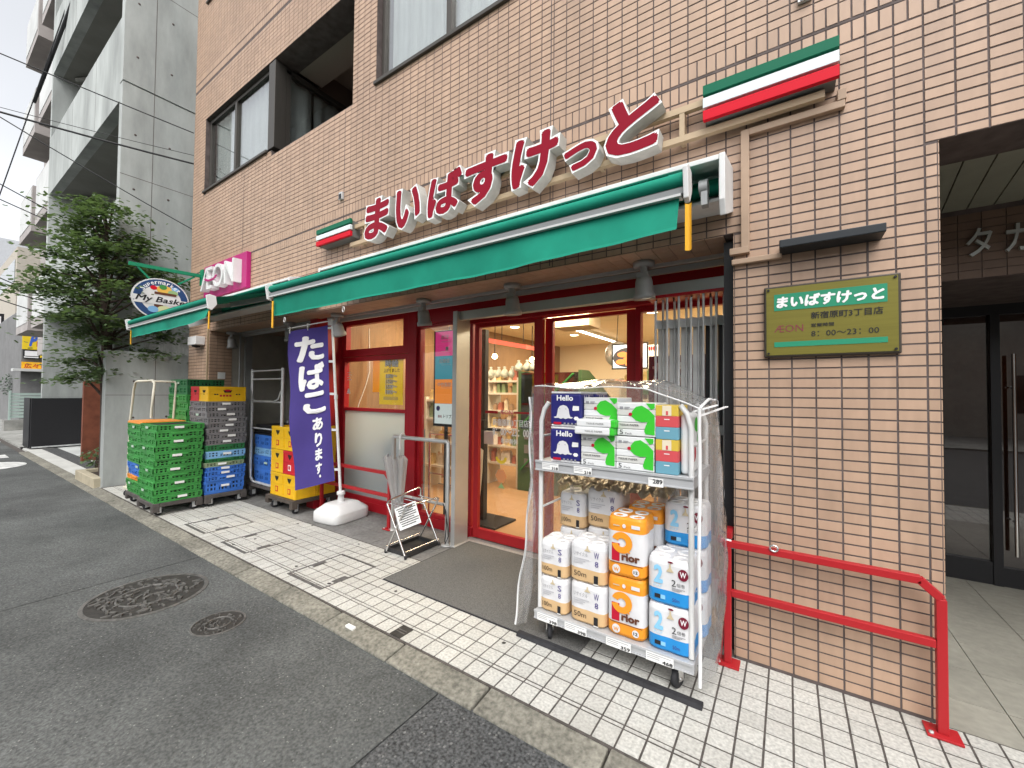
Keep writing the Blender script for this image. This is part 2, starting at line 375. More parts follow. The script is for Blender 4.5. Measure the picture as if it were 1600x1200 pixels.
# pavement of small white tiles
def proj(p):
    d = Vector(p)-CAM; z = d.dot(CF)
    if z < .05: return None
    return 800+639.3*d.dot(CR)/z, 600-639.3*d.dot(CU)/z, z
def in_view(p, m=10):
    q = proj(p); return q is not None and -m < q[0] < 1600+m and -m < q[1] < 1200+m
pave = tag(BX(-8.25, 6, 1.62, 2.56, -.06, -.0022).build('pavement', M_grout), 'pavement of small white square tiles with dark joints', kind='structure')
COVERS = ((-5.3, -4.8, 1.69, 2.15), (-4.41, -3.93, 1.69, 2.16), (-3.24, -2.78, 1.70, 2.18))
tiles = []
ys = [(1.632, 1.737), (1.744, 1.761)]+[(1.7675+.1*k, 1.8615+.1*k) for k in range(7)]
for k in range(-80, 62):
    x0 = -.186+.1*k+.003; x1 = x0+.094
    if x0 < -8.2: continue
    for y0, y1 in ys:
        tiles.append((x0, x1, y0, y1))
    if x0 > -.33: tiles.append((x0, x1, 2.469, 2.546))
MAT = (-2.54, -.9, 2.07, 3.15)
def vis_ground(t):
    cx, cy = (t[0]+t[1])/2, (t[2]+t[3])/2
    if MAT[0] < cx < MAT[1]-.1 and cy > MAT[2]: return 0
    p = proj((cx, cy, 0))
    if p is None or not (-5 < p[0] < 1605 and -5 < p[1] < 1205): return 0
    return (t[1]-t[0])*(t[3]-t[2])/p[2]**3
tiles.sort(key=vis_ground, reverse=True)
tm = {}
st = MB()
for n, (x0, x1, y0, y1) in enumerate(tiles):
    if any(c[0]-.02 < (x0+x1)/2 < c[1]+.02 and c[2]-.02 < (y0+y1)/2 < c[3]+.02 for c in COVERS) and False: continue
    dz = random.uniform(-.0012, .0012)
    if n < 300:
        key = round(y1-y0, 3)
        if key not in tm:
            w, h = (x1-x0), (y1-y0); e = .0015
            tm[key] = MB().add([(0, 0, -.012), (w, 0, -.012), (w, h, -.012), (0, h, -.012), (e, e, 0), (w-e, e, 0), (w-e, h-e, 0), (e, h-e, 0)], [(4, 5, 6, 7), (0, 1, 5, 4), (1, 2, 6, 5), (2, 3, 7, 6), (3, 0, 4, 7)]).mesh('tile', M_ptile)
        link('tile', tm[key], pave, (x0, y0, dz))
    else:
        st.add([(x0, y0, -.01), (x1, y0, -.01), (x1, y1, -.01), (x0, y1, -.01), (x0, y0, dz), (x1, y0, dz), (x1, y1, dz), (x0, y1, dz)], [(4, 5, 6, 7), (0, 1, 5, 4), (1, 2, 6, 5), (2, 3, 7, 6), (3, 0, 4, 7)])
tag(st.build('tile', M_ptile, pave), kind='stuff')
# grey forecourt strip
fore = tag(BX(-7.2, -.24, 2.47, 3.25, -.06, -.007).build('forecourt', M_grout), 'grey stone slab strip in front of the shop windows', kind='structure')
for i in range(23):
    for j in range(3):
        x0 = -7.19+.303*i; y0 = 2.474+.253*j
        BX(x0, min(x0+.299, -.245), y0, y0+.249, -.03, -.001+random.uniform(-.001, .001)).build('slab', M_slab, fore)
# entrance hall floor
M_hall = mat('hall_floor', (.31, .30, .255), .5, var=.1, scale=25, dirt=.25, dscale=1.5, rnd=.04)
hall = tag(BX(.562, 3.2, 2.55, 5.2, -.06, -.006).build('entrance_floor', M_grout), 'beige tiled floor of the apartment entrance', kind='structure')
for i in range(9):
    for j in range(8):
        x0 = .485+.33*i; y0 = 2.552+.33*j-.08
        BX(max(x0, .565), x0+.326, max(y0, 2.553), y0+.326, -.03, 0).build('tile', M_hall, hall)
# neighbour's forecourt
M_lite = mat('pale_paving', (.50, .50, .47), .8, var=.08, scale=10, dirt=.2)
npv = tag(MB().box(-15.5, -8.3, 1.62, 2.05, -.05, -.002).build('neighbour_pavement', M_lite), 'pale paved strip before the concrete building', kind='structure')
MB().box(-14.6, -9.2, 1.86, 2.1, -.04, .003).build('gravel_strip', M_asph2, npv)
MB().box(-14.6, -8.3, 2.1, 5, -.04, .006).build('stone_floor', mat('white_granite', (.58, .6, .58), .5, dirt=.25), npv)
tag(BX(-60, -15.2, 1.62, 3.2, -.06, -.002).build('far_pavement', M_concrete2), 'worn pavement further along the street', kind='structure')
b = thing('planter_kerb', 'low sandy concrete planter edge at the foot of the concrete wall', 'planter', (-9, 1.7, 0))
MB().box(-9.45, -8.33, 1.56, 1.66, -.02, .13).box(-9.45, -9.35, 1.66, 1.95, -.02, .13).build('edge', mat('sandy', (.42, .37, .27), .9, var=.1, dirt=.2), b, bevel=.01)
BX(-9.35, -8.33, 1.66, 1.95, -.02, .08).build('soil', mat('soil', (.05, .04, .03), .95), b)
# street manhole covers
M_iron = mat('cast_iron', (.135, .13, .122), .5, .3, var=.35, scale=30, bump=.5, bscale=60)
M_irond = mat('iron_dark', (.045, .042, .038), .6, .2, var=.3, scale=30)
def manhole(x, y, r, label):
    t = thing('manhole_cover', label, 'manhole cover', (x, y, RZ))
    MB().lathe([(r, RZ-.02), (r, RZ+.004), (r*.93, RZ+.005), (r*.93, RZ-.01)], (x, y, 0), 40, sm=False).build('frame_ring', M_iron, t)
    MB().lathe([(0, RZ+.001), (r*.92, RZ+.001), (r*.92, RZ-.01)], (x, y, 0), 40, sm=False).build('plate', M_irond, t)
    k = MB(); rr = random.Random(5)
    for a in range(150 if r > .2 else 60):
        q = r*.86*math.sqrt(rr.random()); th = rr.random()*6.28; s = rr.uniform(.06, .16)*r; w = rr.uniform(.02, .05)*r; al = rr.random()*3.14
        k.box(-s/2, s/2, -w/2, w/2, RZ, RZ+rr.uniform(.008, .012), M=Matrix.Translation((x+q*math.cos(th), y+q*math.sin(th), 0)) @ Matrix.Rotation(al, 4, 'Z'))
    k.lathe([(r*.5, RZ), (r*.5, RZ+.007), (r*.46, RZ+.007), (r*.46, RZ)], (x, y, 0), 30)
    k.build('relief', M_iron, t)
    if False: MB().box(x+.05, x+.07, y-.07, y-.058, RZ, RZ+.008).box(x+.01, x+.03, y-.11, y-.098, RZ, RZ+.008).build('marker', M_yel2, t)
manhole(-3.76, 1.0, .345, 'large round patterned iron manhole cover in the asphalt')
manhole(-2.95, 1.13, .145, 'small round iron valve cover in the asphalt')
# tile filled access covers in the pavement
for i, c in enumerate(COVERS):
    t = thing('access_cover', 'tile filled pavement access cover, ' + ('farthest of three, beside the green crates', 'middle one of three', 'nearest of three, before the umbrella stand')[i], 'access cover', (c[0], c[2], 0), 'access covers in the pavement')
    x0, x1, y0, y1 = c; w = .012
    MB().box(x0, x1, y0, y0+w+.012, -.01, .0035).box(x0, x1, y1-w, y1, -.01, .0035).box(x0, x0+w, y0+w+.012, y1-w, -.01, .0035).box(x1-w, x1, y0+w+.012, y1-w, -.01, .0035).build('frame', M_iron, t)
    MB().box(x0+w, x0+.055, y0+.19, y0+.3, -.01, .004).build('lifting_tab', M_iron, t); MB().box(x1-.055, x1-w, y0+.12, y0+.23, -.01, .004).build('lifting_tab', M_iron, t)
tag(BX(-2.24, -2.17, 1.535, 1.56, -.02, .0).build('boundary_marker', M_tag, loc=(-2.2, 1.55, -.02)), 'small white boundary plate set in the kerb stone', 'marker')
t = thing('drain_inlet', 'small dark square drain inlet at the kerb edge of the white tiles', 'drain', (-1.9, 1.68, 0)); BX(-1.95, -1.86, 1.632, 1.735, -.01, .0025).build('plate', M_irond, t); MB().box(-1.94, -1.87, 1.67, 1.676, .0025, .005).box(-1.94, -1.87, 1.69, 1.696, .0025, .005).build('rib', M_iron, t)
_r = random.Random(4)
for q in range(9):
    x_, y_ = _r.uniform(-5.5, -.2), _r.uniform(1.65, 2.45); B = MB(); c_ = [(x_+.016*math.cos(a*1.05)*_r.uniform(.6, 1.2), y_+.014*math.sin(a*1.05)*_r.uniform(.6, 1.2)) for a in range(6)]
    B.prism(c_, (0, 0, .0008), (1, 0, 0), (0, 1, 0), (0, 0, .0015)); tag(B.build('gum_spot', M_irond, loc=(x_, y_, .001)), 'small dark trodden gum spot on the white tiled pavement', 'gum', 'gum spots on the pavement')
# ================================================================== the tiled building
FY = 2.55
bld = thing('tiled_building', 'beige tiled apartment block with the supermarket on its ground floor', 'building', (-4, FY, 0))
X0, X1, Z1 = -8.0, 5.0, 9.4
OPEN = [(-7.2, -.24, -1, 2.32), (.562, 2.9, -1, 2.57), (-7.56, -5.46, 4.50, 5.68), (-5.46, -3.76, 4.43, 5.68), (-3.38, -1.7, 4.47, 6.02),
        (-7.6, -3.8, 7.55, 8.9), (-3.38, -1.7, 7.55, 8.9), (-.6, 1.4, 4.47, 6.02)]
def cells(x0, x1, z0, z1):
    xs = sorted({x0, x1, *[v for o in OPEN for v in o[:2] if x0 < v < x1]}); zs = sorted({z0, z1, *[v for o in OPEN for v in o[2:] if z0 < v < z1]})
    for a, b in zip(xs, xs[1:]):
        run = None
        for c, d in zip(zs, zs[1:]):
            inside = any(o[0] <= (a+b)/2 <= o[1] and o[2] <= (c+d)/2 <= o[3] for o in OPEN)
            if not inside:
                run = (run[0], d) if run else (c, d)
            elif run: yield a, b, *run; run = None
        if run: yield a, b, *run
wl = MB()
for a, b, c, d in cells(X0, X1, -.1, Z1): wl.box(a, b, FY+.0008, FY+.30, c, d)
wl.box(X0, X0+.3, FY+.30, 10, -.1, Z1).box(X0, X1, 9.9, 10.2, -.1, Z1).box(X1-.3, X1, FY+.3, 9.9, -.1, Z1).box(X0, X1, FY, 10.2, Z1, Z1+.2)
wl.box(X0+.3, X1-.3, FY+.30, 9.9, 2.75, 3.0)
wl.box(X0+.3, X1-.3, FY+.30, 9.9, 6.3, 6.45)
wl.build('wall', M_mortar, bld)
# tiles
T = []
def rows():
    z = .012
    out = []
    while z < 3.12: out.append((z+.002, z+.046, .1)); z += .05
    out += [(3.166, 3.261, .05), (3.280, 3.376, .05)]
    z = 3.378
    while z < 6.22: out.append((z+.002, z+.046, .1)); z += .05
    out += [(6.272, 6.366, .05), (6.385, 6.48, .05)]
    z = 6.484
    while z < Z1-.05: out.append((z+.002, z+.046, .1)); z += .05
    return out
ROWS = rows()
def clip(r):
    x0, x1, z0, z1 = r
    for a, b, c, d in OPEN:
        if x0 < b and x1 > a and z0 < d and z1 > c:
            if x0 >= a and x1 <= b and z0 >= c and z1 <= d: return None
            if z0 >= c and z1 <= d or z0 < d-.012 and z1 > c+.012:
                if x0 < a: x1 = a-.002
                elif x1 > b: x0 = b+.002
                elif z1 > d: z0 = d+.002
                else: z1 = c-.002
            elif z1 > d: z0 = d+.002
            else: z1 = c-.002
    if x1-x0 < .012 or z1-z0 < .008: return None
    return x0, x1, z0, z1
for z0, z1, pitch in ROWS:
    n0 = int((X0-.02)/pitch)-1
    k = n0
    while True:
        x0 = .02+pitch*k+.0028; x1 = x0+pitch-.0056; k += 1
        if x0 > X1: break
        if x1 < X0+.01: continue
        r = clip((max(x0, X0), min(x1, X1), z0, z1))
        if r: T.append(r)
HIDE = [(-3.5, -.4, 2.82, 3.2), (-4.3, .22, 2.96, 3.2), (-7.0, -.2, 2.4, 2.7), (-.1, .43, 1.62, 1.99), (-.45, -.1, 0, 1.2)]
def vis_wall(r):
    p = proj(((r[0]+r[1])/2, FY, (r[2]+r[3])/2))
    if p is None or not (-3 < p[0] < 1603 and -3 < p[1] < 1203): return 0
    cx, cz = (r[0]+r[1])/2, (r[2]+r[3])/2
    if any(h[0] < cx < h[1] and h[2] < cz < h[3] for h in HIDE): return 0
    return (r[1]-r[0])*(r[3]-r[2])/p[2]**3
T.sort(key=vis_wall, reverse=True)
tm = {}; st = MB()
def tile_shape(B, x0, x1, z0, z1, y, e=.0014):
    B.add([(x0, y+.006, z0), (x1, y+.006, z0), (x1, y+.006, z1), (x0, y+.006, z1), (x0+e, y, z0+e), (x1-e, y, z0+e), (x1-e, y, z1-e), (x0+e, y, z1-e)],
          [(4, 5, 6, 7), (0, 1, 5, 4), (1, 2, 6, 5), (2, 3, 7, 6), (3, 0, 4, 7)])
for n, (x0, x1, z0, z1) in enumerate(T):
    y = FY-.002+random.uniform(-.0007, .0007)
    if n < 300:
        key = (round(x1-x0, 3), round(z1-z0, 3))
        if key not in tm:
            B = MB(); tile_shape(B, 0, x1-x0, 0, z1-z0, 0); tm[key] = B.mesh('tile', M_tile)
        link('tile', tm[key], bld, Vector((x0, y, z0))-bld.location)
    else: tile_shape(st, x0, x1, z0, z1, y)
# returns (side faces) of the openings, tiled too
def ret_tiles(x, sgn, y0, y1, z0, z1):
    for a, b, pitch in ROWS:
        if b < z0 or a > z1: continue
        y = y0
        while y < y1-.02:
            q = min(y+.096, y1); X = x+sgn*.004
            st.add([(x, y, a), (x, q, a), (x, q, b), (x, y, b), (X, y, a), (X, q, a), (X, q, b), (X, y, b)], [(4, 5, 6, 7) if sgn > 0 else (7, 6, 5, 4), (0, 1, 5, 4), (1, 2, 6, 5), (2, 3, 7, 6), (3, 0, 4, 7)]); y += .1
ret_tiles(-7.199, 1, FY+.002, FY+.30, 0, 2.32); ret_tiles(-.241, -1, FY+.002, FY+.30, 0, 2.32)
ret_tiles(.563, 1, FY+.002, FY+.30, 0, 2.57); ret_tiles(X0-.001, -1, FY, 6, 0, Z1)
for y0, q in ((FY+.002, .096), (FY+.102, .096), (FY+.202, .096)):
    for k in range(70):
        x0 = -7.19+.1*k
        if x0+.096 < -.24: st.box(x0, x0+.096, y0, y0+q, 2.314, 2.319)
tag(st.build('tile', M_tile, bld), kind='stuff')
# expansion joints
ej = MB()
for z in (3.2705, 6.3755): ej.box(X0, X1, FY-.001, FY+.01, z-.006, z+.006)
for x in (-1.402, .321): ej.box(x-.0038, x+.0038, FY-.0028, FY+.01, 0 if x > 0 else 2.33, 4.4 if x > 0 else 4.4)
for x in (-3.88, -6.2): ej.box(x-.0035, x+.0035, FY-.0032, FY+.01, 2.33, 4.4)
ej.build('expansion_joint', M_mortar, bld)
# upper windows -------------------------------------------------------
def upper_window(x0, x1, z0, z1, mull, name='window'):
    f = MB(); w = .045; yy = FY+.05
    f.box(x0, x1, yy, yy+.06, z1-w, z1).box(x0, x1, yy, yy+.06, z0, z0+w).box(x0, x0+w, yy, yy+.06, z0+w, z1-w).box(x1-w, x1, yy, yy+.06, z0+w, z1-w)
    for m in mull: f.box(m-.03, m+.03, yy-.008, yy+.052, z0+w, z1-w)
    f.box(x0-.03, x1+.01, FY-.03, FY+.05, z0-.035, z0-.002)
    o = f.build(name, M_bronze, bld, bevel=.003)
    xs = [x0+w]+[v for m in mull for v in (m-.03, m+.03)]+[x1-w]
    for a, b in zip(xs[::2], xs[1::2]): BX(a, b, yy+.025, yy+.031, z0+w, z1-w).build('pane', M_uglass, o)
    MB().grid(lambda u, v: (x0+w+(x1-x0-2*w)*u, yy+.10+.018*math.sin(u*(x1-x0)*38)+.008*math.sin(u*91), z0+(z1-z0)*v), 90, 1).build('curtain', M_curtain, o)
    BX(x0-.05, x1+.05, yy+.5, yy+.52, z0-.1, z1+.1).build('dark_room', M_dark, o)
upper_window(-7.54, -5.56, 4.53, 5.66, (-6.62,))
upper_window(-3.36, -1.72, 4.50, 6.0, (-2.45,))
upper_window(-7.58, -3.82, 7.58, 8.88, (-5.7,)); upper_window(-3.36, -1.72, 7.58, 8.88, (-2.45,)); upper_window(-.58, 1.38, 4.5, 6.0, (.4,))
# window corner and open balcony beside it
c = MB().box(-5.56, -5.40, FY-.003, FY+.14, 4.53, 5.66).build('corner_post', M_bronze, bld, bevel=.004)
f = MB()
for a, b in ((FY+.14, FY+.2), (FY+1.2, FY+1.25), (FY+2.2, FY+2.25)): f.box(-5.46, -5.40, a, b, 4.5, 5.62)
f.box(-5.46, -5.40, FY+.14, FY+2.2, 5.58, 5.64).box(-5.46, -5.40, FY+.14, FY+2.2, 4.46, 4.52)
o = f.build('balcony_window', M_bronze, bld)
for a in (.2, 1.25): BX(-5.435, -5.43, FY+a, FY+a+.98, 4.52, 5.58).build('pane', M_uglass, o)
MB().grid(lambda u, v: (-5.52+.02*math.sin(u*60), FY+.2+2*u, 4.5+1.1*v), 60, 1).build('curtain', M_curtain, o)
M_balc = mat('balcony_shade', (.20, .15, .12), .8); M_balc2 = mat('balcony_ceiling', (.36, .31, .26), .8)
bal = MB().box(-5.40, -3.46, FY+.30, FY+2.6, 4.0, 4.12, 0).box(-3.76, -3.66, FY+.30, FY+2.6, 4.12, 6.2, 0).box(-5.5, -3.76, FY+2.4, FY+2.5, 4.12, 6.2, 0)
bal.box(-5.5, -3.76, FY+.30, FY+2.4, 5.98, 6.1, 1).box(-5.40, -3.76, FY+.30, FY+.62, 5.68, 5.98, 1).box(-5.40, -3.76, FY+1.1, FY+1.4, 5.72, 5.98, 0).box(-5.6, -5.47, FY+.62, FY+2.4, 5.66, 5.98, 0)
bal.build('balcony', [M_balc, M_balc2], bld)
# entrance recess at the right ------------------------------------------
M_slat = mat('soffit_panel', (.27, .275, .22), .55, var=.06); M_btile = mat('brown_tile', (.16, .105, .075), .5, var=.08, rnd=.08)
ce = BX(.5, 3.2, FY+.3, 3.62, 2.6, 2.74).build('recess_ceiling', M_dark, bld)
ang = math.atan2(.84, .095)
cx0 = 0
for i in range(26):
    x0 = .16+.112*i; sl_ = MB(); pts = []
    a = [(x0, FY+.3), (x0+.106, FY+.3), (x0+.106+.086, 3.6), (x0+.086, 3.6)]
    if a[0][0] < .57: a = [(max(p[0], .57), p[1]) for p in a]
    if a[2][0] > .60: sl_.prism(a, (0, 0, 2.572), (1, 0, 0), (0, 1, 0), (0, 0, .012)).build('panel', M_slat, ce)
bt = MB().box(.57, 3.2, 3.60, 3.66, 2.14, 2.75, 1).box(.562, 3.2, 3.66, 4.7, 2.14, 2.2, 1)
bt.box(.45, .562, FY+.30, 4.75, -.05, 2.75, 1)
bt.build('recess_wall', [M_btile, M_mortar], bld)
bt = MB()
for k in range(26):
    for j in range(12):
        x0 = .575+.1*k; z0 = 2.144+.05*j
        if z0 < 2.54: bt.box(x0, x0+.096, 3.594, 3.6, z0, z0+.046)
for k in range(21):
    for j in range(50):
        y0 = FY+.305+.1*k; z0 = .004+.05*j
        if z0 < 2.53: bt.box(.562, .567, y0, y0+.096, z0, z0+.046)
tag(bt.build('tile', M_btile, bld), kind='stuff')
M_leth = mat('steel_letters', (.42, .44, .42), .4, .3)
put('building_name', [TX('タカ', (.905, 1.165, 2.27, 2.44), (0, 3.592, 0), FR_FRONT, M_leth, depth=.02, offset=.01, spacing=1.35)], bld)
DY = 4.66
d = MB().box(.6, 1.05, DY, DY+.08, 0, .17).box(.6, 3.2, DY, DY+.08, 2.06, 2.16).box(.6, 1.05, DY+.002, DY+.075, 2.0, 2.06).box(1.05, 1.30, DY, DY+.08, 0, .17).box(1.295, 1.345, DY-.01, DY+.08, 0, 2.06).box(.6, 1.04, DY+.003, DY+.07, .17, 2.0)
d.box(1.345, 3.2, DY+.001, DY+.07, 0, .14).box(2.2, 2.26, DY-.01, DY+.08, .14, 2.06)
dd = d.build('entrance_door', M_black, bld)
BX(1.04, 1.295, DY+.03, DY+.036, .17, 2.06).build('pane', M_dglass, dd); BX(1.345, 2.2, DY+.03, DY+.036, .14, 2.06).build('pane', M_dglass, dd); BX(2.26, 3.2, DY+.03, DY+.036, .14, 2.06).build('pane', M_dglass, dd)
MB().tube([(1.40, DY-.05, .25), (1.40, DY-.05, 1.75)], .012).tube([(1.40, DY-.05, .5), (1.40, DY, .5)], .008).tube([(1.40, DY-.05, 1.5), (1.40, DY, 1.5)], .008).build('handle', M_chrome, dd)
M_lobby = mat('lobby_brown', (.22, .10, .045), .5, var=.2, scale=3)
lob = MB().box(.5, 3.2, 7.4, 7.5, 0, 2.6).box(.5, .55, 4.76, 7.4, 0, 2.6).box(3.15, 3.2, FY+.3, 7.4, 0, 2.75).box(.5, 3.2, 4.75, 7.4, -.06, -.01).box(.5, 3.2, 4.75, 7.4, 2.5, 2.6)
lob.build('lobby', M_lobby, bld)
# ================================================================== shop front
SY = 3.15
M_frost = glass('frosted_film', (.85, .9, .9), 1.5, haze=.80, hazecol=(.66, .71, .71))
# structure behind the opening: storage bay at left, room behind
room = MB()
room.box(-7.3, -7.2, FY+.30, 4.0, -.05, 2.6, 0).box(-7.3, -4.9, 3.7, 3.8, -.05, 2.6, 0).box(-7.3, -.0, FY+.302, 3.14, 2.36, 2.74, 2).box(-7.3, -4.9, 3.14, 3.8, 2.36, 2.74, 2)
M_bay = mat('bay_wall', (.40, .38, .33), .8, var=.06, dirt=.2)
room.box(-7.2, -4.9, 3.25, 3.7, -.05, 0, 0)
room.build('storage_bay', [M_bay, M_cream, M_soffit], bld)
MB().box(-7.195, -7.15, 3.02, 3.12, 0, 2.34).tube([(-7.17, 2.95, 0), (-7.17, 2.95, 2.36)], .012, 6).build('door_track', M_alu, bld)
ins = MB()
ins.box(-4.9, -4.8, SY-.02, 9.4, 0, 2.7, 1).box(-4.8, .45, 9.3, 9.4, 0, 2.7, 0).box(.34, .44, 3.0, 9.4, 0, 2.7, 0).box(-4.8, .34, SY-.0, 9.3, 2.62, 2.7, 0).box(-4.8, .34, SY+.05, 9.3, -.05, -.002, 2)
ins.build('shop_room', [M_cream, M_wood, M_floorw], bld)
# red frame of the window at left, in frames
def frame(name, x0, x1, z0, z1, y, w, m, d=.07, parent=bld, extra=()):
    f = MB().box(x0, x0+w, y, y+d, z0, z1).box(x1-w, x1, y, y+d, z0, z1).box(x0+w, x1-w, y+.001, y+d-.001, z1-w, z1).box(x0+w, x1-w, y+.001, y+d-.001, z0, z0+w)
    for e in extra: f.box(*e)
    return f.build(name, m, parent, bevel=.003)
MB().box(-4.92, -4.76, SY-.35, SY+.05, 0, 2.36).box(-3.50, -3.37, SY-.03, SY+.08, 0, 2.36).box(-4.76, -3.50, SY-.012, SY+.07, 0, .10).box(-3.37, -2.58, SY-.012, SY+.07, 0, .10).build('red_post', M_dred, bld, bevel=.004)
w = frame('shop_window', -4.75, -3.505, 1.86, 2.345, SY-.02, .09, M_dred)
BX(-4.66, -3.595, SY+.01, SY+.016, 1.95, 2.255).build('pane', M_glass, w)
w = frame('shop_window', -4.75, -3.505, .10, 1.855, SY-.01, .055, M_dred, extra=((-4.69, -3.56, SY-.005, SY+.05, 1.185, 1.225),))
BX(-4.695, -3.56, SY+.012, SY+.018, 1.226, 1.80).build('pane', M_glass, w); BX(-4.695, -3.56, SY+.012, SY+.018, .155, 1.184).build('frosted_panel', M_frost, w)
w = frame('shop_window', -3.37, -2.60, .10, 2.16, SY, .035, M_dred); BX(-3.335, -2.635, SY+.02, SY+.026, .135, 2.125).build('pane', M_glass, w)
tr = MB().box(-4.76, -.24, SY-.03, SY+.06, 2.345, 2.5).box(-3.37, -2.58, SY-.02, SY+.06, 2.16, 2.345).box(-2.58, -.24, SY-.06, SY+.06, 2.10, 2.345).build('transom', M_dred, bld, bevel=.004)
# automatic doors
def leaf(x0, x1, y, wl, wr, top, lab):
    f = MB().box(x0, x0+wl, y, y+.045, .012, 2.10).box(x1-wr, x1, y, y+.045, .012, 2.10).box(x0+wl, x1-wr, y+.001, y+.044, top, 2.10).box(x0+wl, x1-wr, y+.001, y+.044, .012, .105)
    o = f.build('sliding_door', M_red, bld, bevel=.003); BX(x0+wl, x1-wr, y+.018, y+.026, .105, top).build('pane', M_glass, o); return o
D1 = leaf(-2.57, -1.80, SY, .055, .085, 2.065, 0)
D2 = leaf(-1.81, -.985, SY+.07, .075, .08, 2.07, 0)
w = frame('shop_window', -.98, -.26, .0, 2.10, SY+.02, .04, M_dred); BX(-.94, -.3, SY+.04, SY+.046, .04, 2.06).build('pane', M_glass, w)
MB().box(-1.795, -1.78, SY-.012, SY, .95, 1.16).build('handle', M_black, D1)
# white vinyl lettering on the door
M_vin = mat('white_vinyl', (.75, .75, .74), .5)
dy = (0, SY+.014, 0)
put('lettering', [TX('新宿原町3丁目店', (-2.35, -1.945, 1.112, 1.178), dy, FR_FRONT, M_vin, offset=.022), TX('8：00〜23：00', (-2.35, -1.94, 1.022, 1.092), dy, FR_FRONT, M_vin, offset=.03),
                  TX('年中無休', (-2.25, -2.06, .945, 1.0), dy, FR_FRONT, M_vin, offset=.02), TX('ÆON', (-2.27, -2.12, 1.222, 1.262), dy, FR_FRONT, M_magenta, offset=.02),
                  RC((-2.44, -2.29, 1.226, 1.252), dy, FR_FRONT, M_red), RC((-2.11, -1.87, 1.232, 1.25), dy, FR_FRONT, M_red)], D1)
M_orn = mat('sticker_orange', (.75, .3, .12), .5); M_syel = mat('sticker_yellow', (.85, .6, .05), .5); M_sgrn = mat('sticker_green', (.3, .45, .2), .5)
put('fruit_sticker', [SH([ellipse(0, 0, 1, 1, 20, 180, 360)+ellipse(0, .1, .6, .6, 20, 360, 180)], (-2.31, -2.18, .755, .82), dy, FR_FRONT, M_syel), SH([ellipse(0, 0, 1, 1, 6)], (-2.31, -2.18, .58, .70), dy, FR_FRONT, M_orn), SH([[(0, 0), (1, 0), (.5, 1)]], (-2.28, -2.2, .525, .575), dy, FR_FRONT, M_sgrn)], D1)
# stainless portal and shutter post
sp = MB().box(-2.60, -2.55, 2.86, 3.05, 0, 2.185).box(-2.55, -.245, 2.90, 2.96, 2.105, 2.185)
sp.box(-2.62, -2.53, 2.84, 3.07, 0, .012)
sp.build('steel_portal', M_steel, bld, bevel=.004)
# curtain rails under the soffit
MB().box(-7.19, -.245, 2.925, 2.955, 2.315, 2.345).box(-7.19, -.245, 2.985, 3.015, 2.28, 2.32).box(-4.76, -3.52, 3.09, 3.12, 2.345, 2.36).build('rail', mat('rail_grey', (.50, .50, .49), .45), bld)
# ------------------------------------------------------------------ inside the shop
def poster(name, label, rect, o, fr, m, items=(), cat='poster', group=None, th=.004, loc=None):
    u0, u1, v0, v1 = rect; ux, uy = fr; n = ux.cross(uy); o = Vector(o)
    B = MB(); c = [o+ux*u0+uy*v0, o+ux*u1+uy*v0, o+ux*u1+uy*v1, o+ux*u0+uy*v1]; B.add([p-n*th for p in c]+c, [(0, 3, 2, 1), (4, 5, 6, 7), (0, 1, 5, 4), (1, 2, 6, 5), (2, 3, 7, 6), (3, 0, 4, 7)])
    t = B.build(name, m, loc=c[0]); tag(t, label, cat, group)
    if items: put('print', items, t)
    return t
po = (0, SY+.034, 0); pt = (0, SY+.0295, 0); pt2 = (0, SY+.0275, 0)
def backlit(m, col, f=.5):
    n = m.node_tree.nodes; L = m.node_tree.links; t = n.new('ShaderNodeBsdfTranslucent'); t.inputs[0].default_value = (*col, 1); x = n.new('ShaderNodeMixShader'); x.inputs[0].default_value = f
    L.new(n['Principled BSDF'].outputs[0], x.inputs[1]); L.new(t.outputs[0], x.inputs[2]); L.new(x.outputs[0], n['Material Output'].inputs[0]); return m
M_pyel = mat('poster_yellow', (.72, .62, .05), .6); M_pyl2 = mat('poster_gold', (.85, .50, .03), .6); M_pred = mat('poster_coral', (.85, .22, .16), .6, var=.2, scale=9)
backlit(M_pyel, (.85, .75, .06)); backlit(M_pyl2, (.9, .55, .03)); backlit(M_pred, (.9, .25, .18))
poster('job_poster', 'olive yellow poster with white hourly wages in the left shop window', (-4.06, -3.645, 1.275, 1.83), po, FR_FRONT, M_pyel,
       [TX('時給', (-3.955, -3.715, 1.71, 1.805), pt, FR_FRONT, M_ink, offset=.07), TX('時給', (-3.95, -3.72, 1.715, 1.80), pt2, FR_FRONT, M_wink, offset=.03), TX('上がりました', (-3.98, -3.70, 1.655, 1.70), pt, FR_FRONT, M_ink, offset=.03)] +
       [TX(s, (-3.94, -3.74, 1.58-.062*i, 1.635-.062*i), pt2 if w_ else pt, FR_FRONT, M_wink if w_ else M_ink, offset=.03 if w_ else .08) for w_ in (0, 1) for i, s in enumerate(('1890〜', '1520〜', '1590〜', '1890〜'))] + [RC((-3.98, -3.72, 1.36-.014*i, 1.366-.014*i), pt, FR_FRONT, M_grey_ink) for i in range(3)])
po2 = (0, SY+.06, 0)
poster('yellow_poster', 'narrow golden poster half hidden behind the wages poster', (-4.22, -4.07, 1.42, 1.83), po2, FR_FRONT, M_pyl2)
poster('red_poster', 'coral red poster half hidden right of the wages poster', (-3.64, -3.45, 1.40, 1.84), po2, FR_FRONT, M_pred)
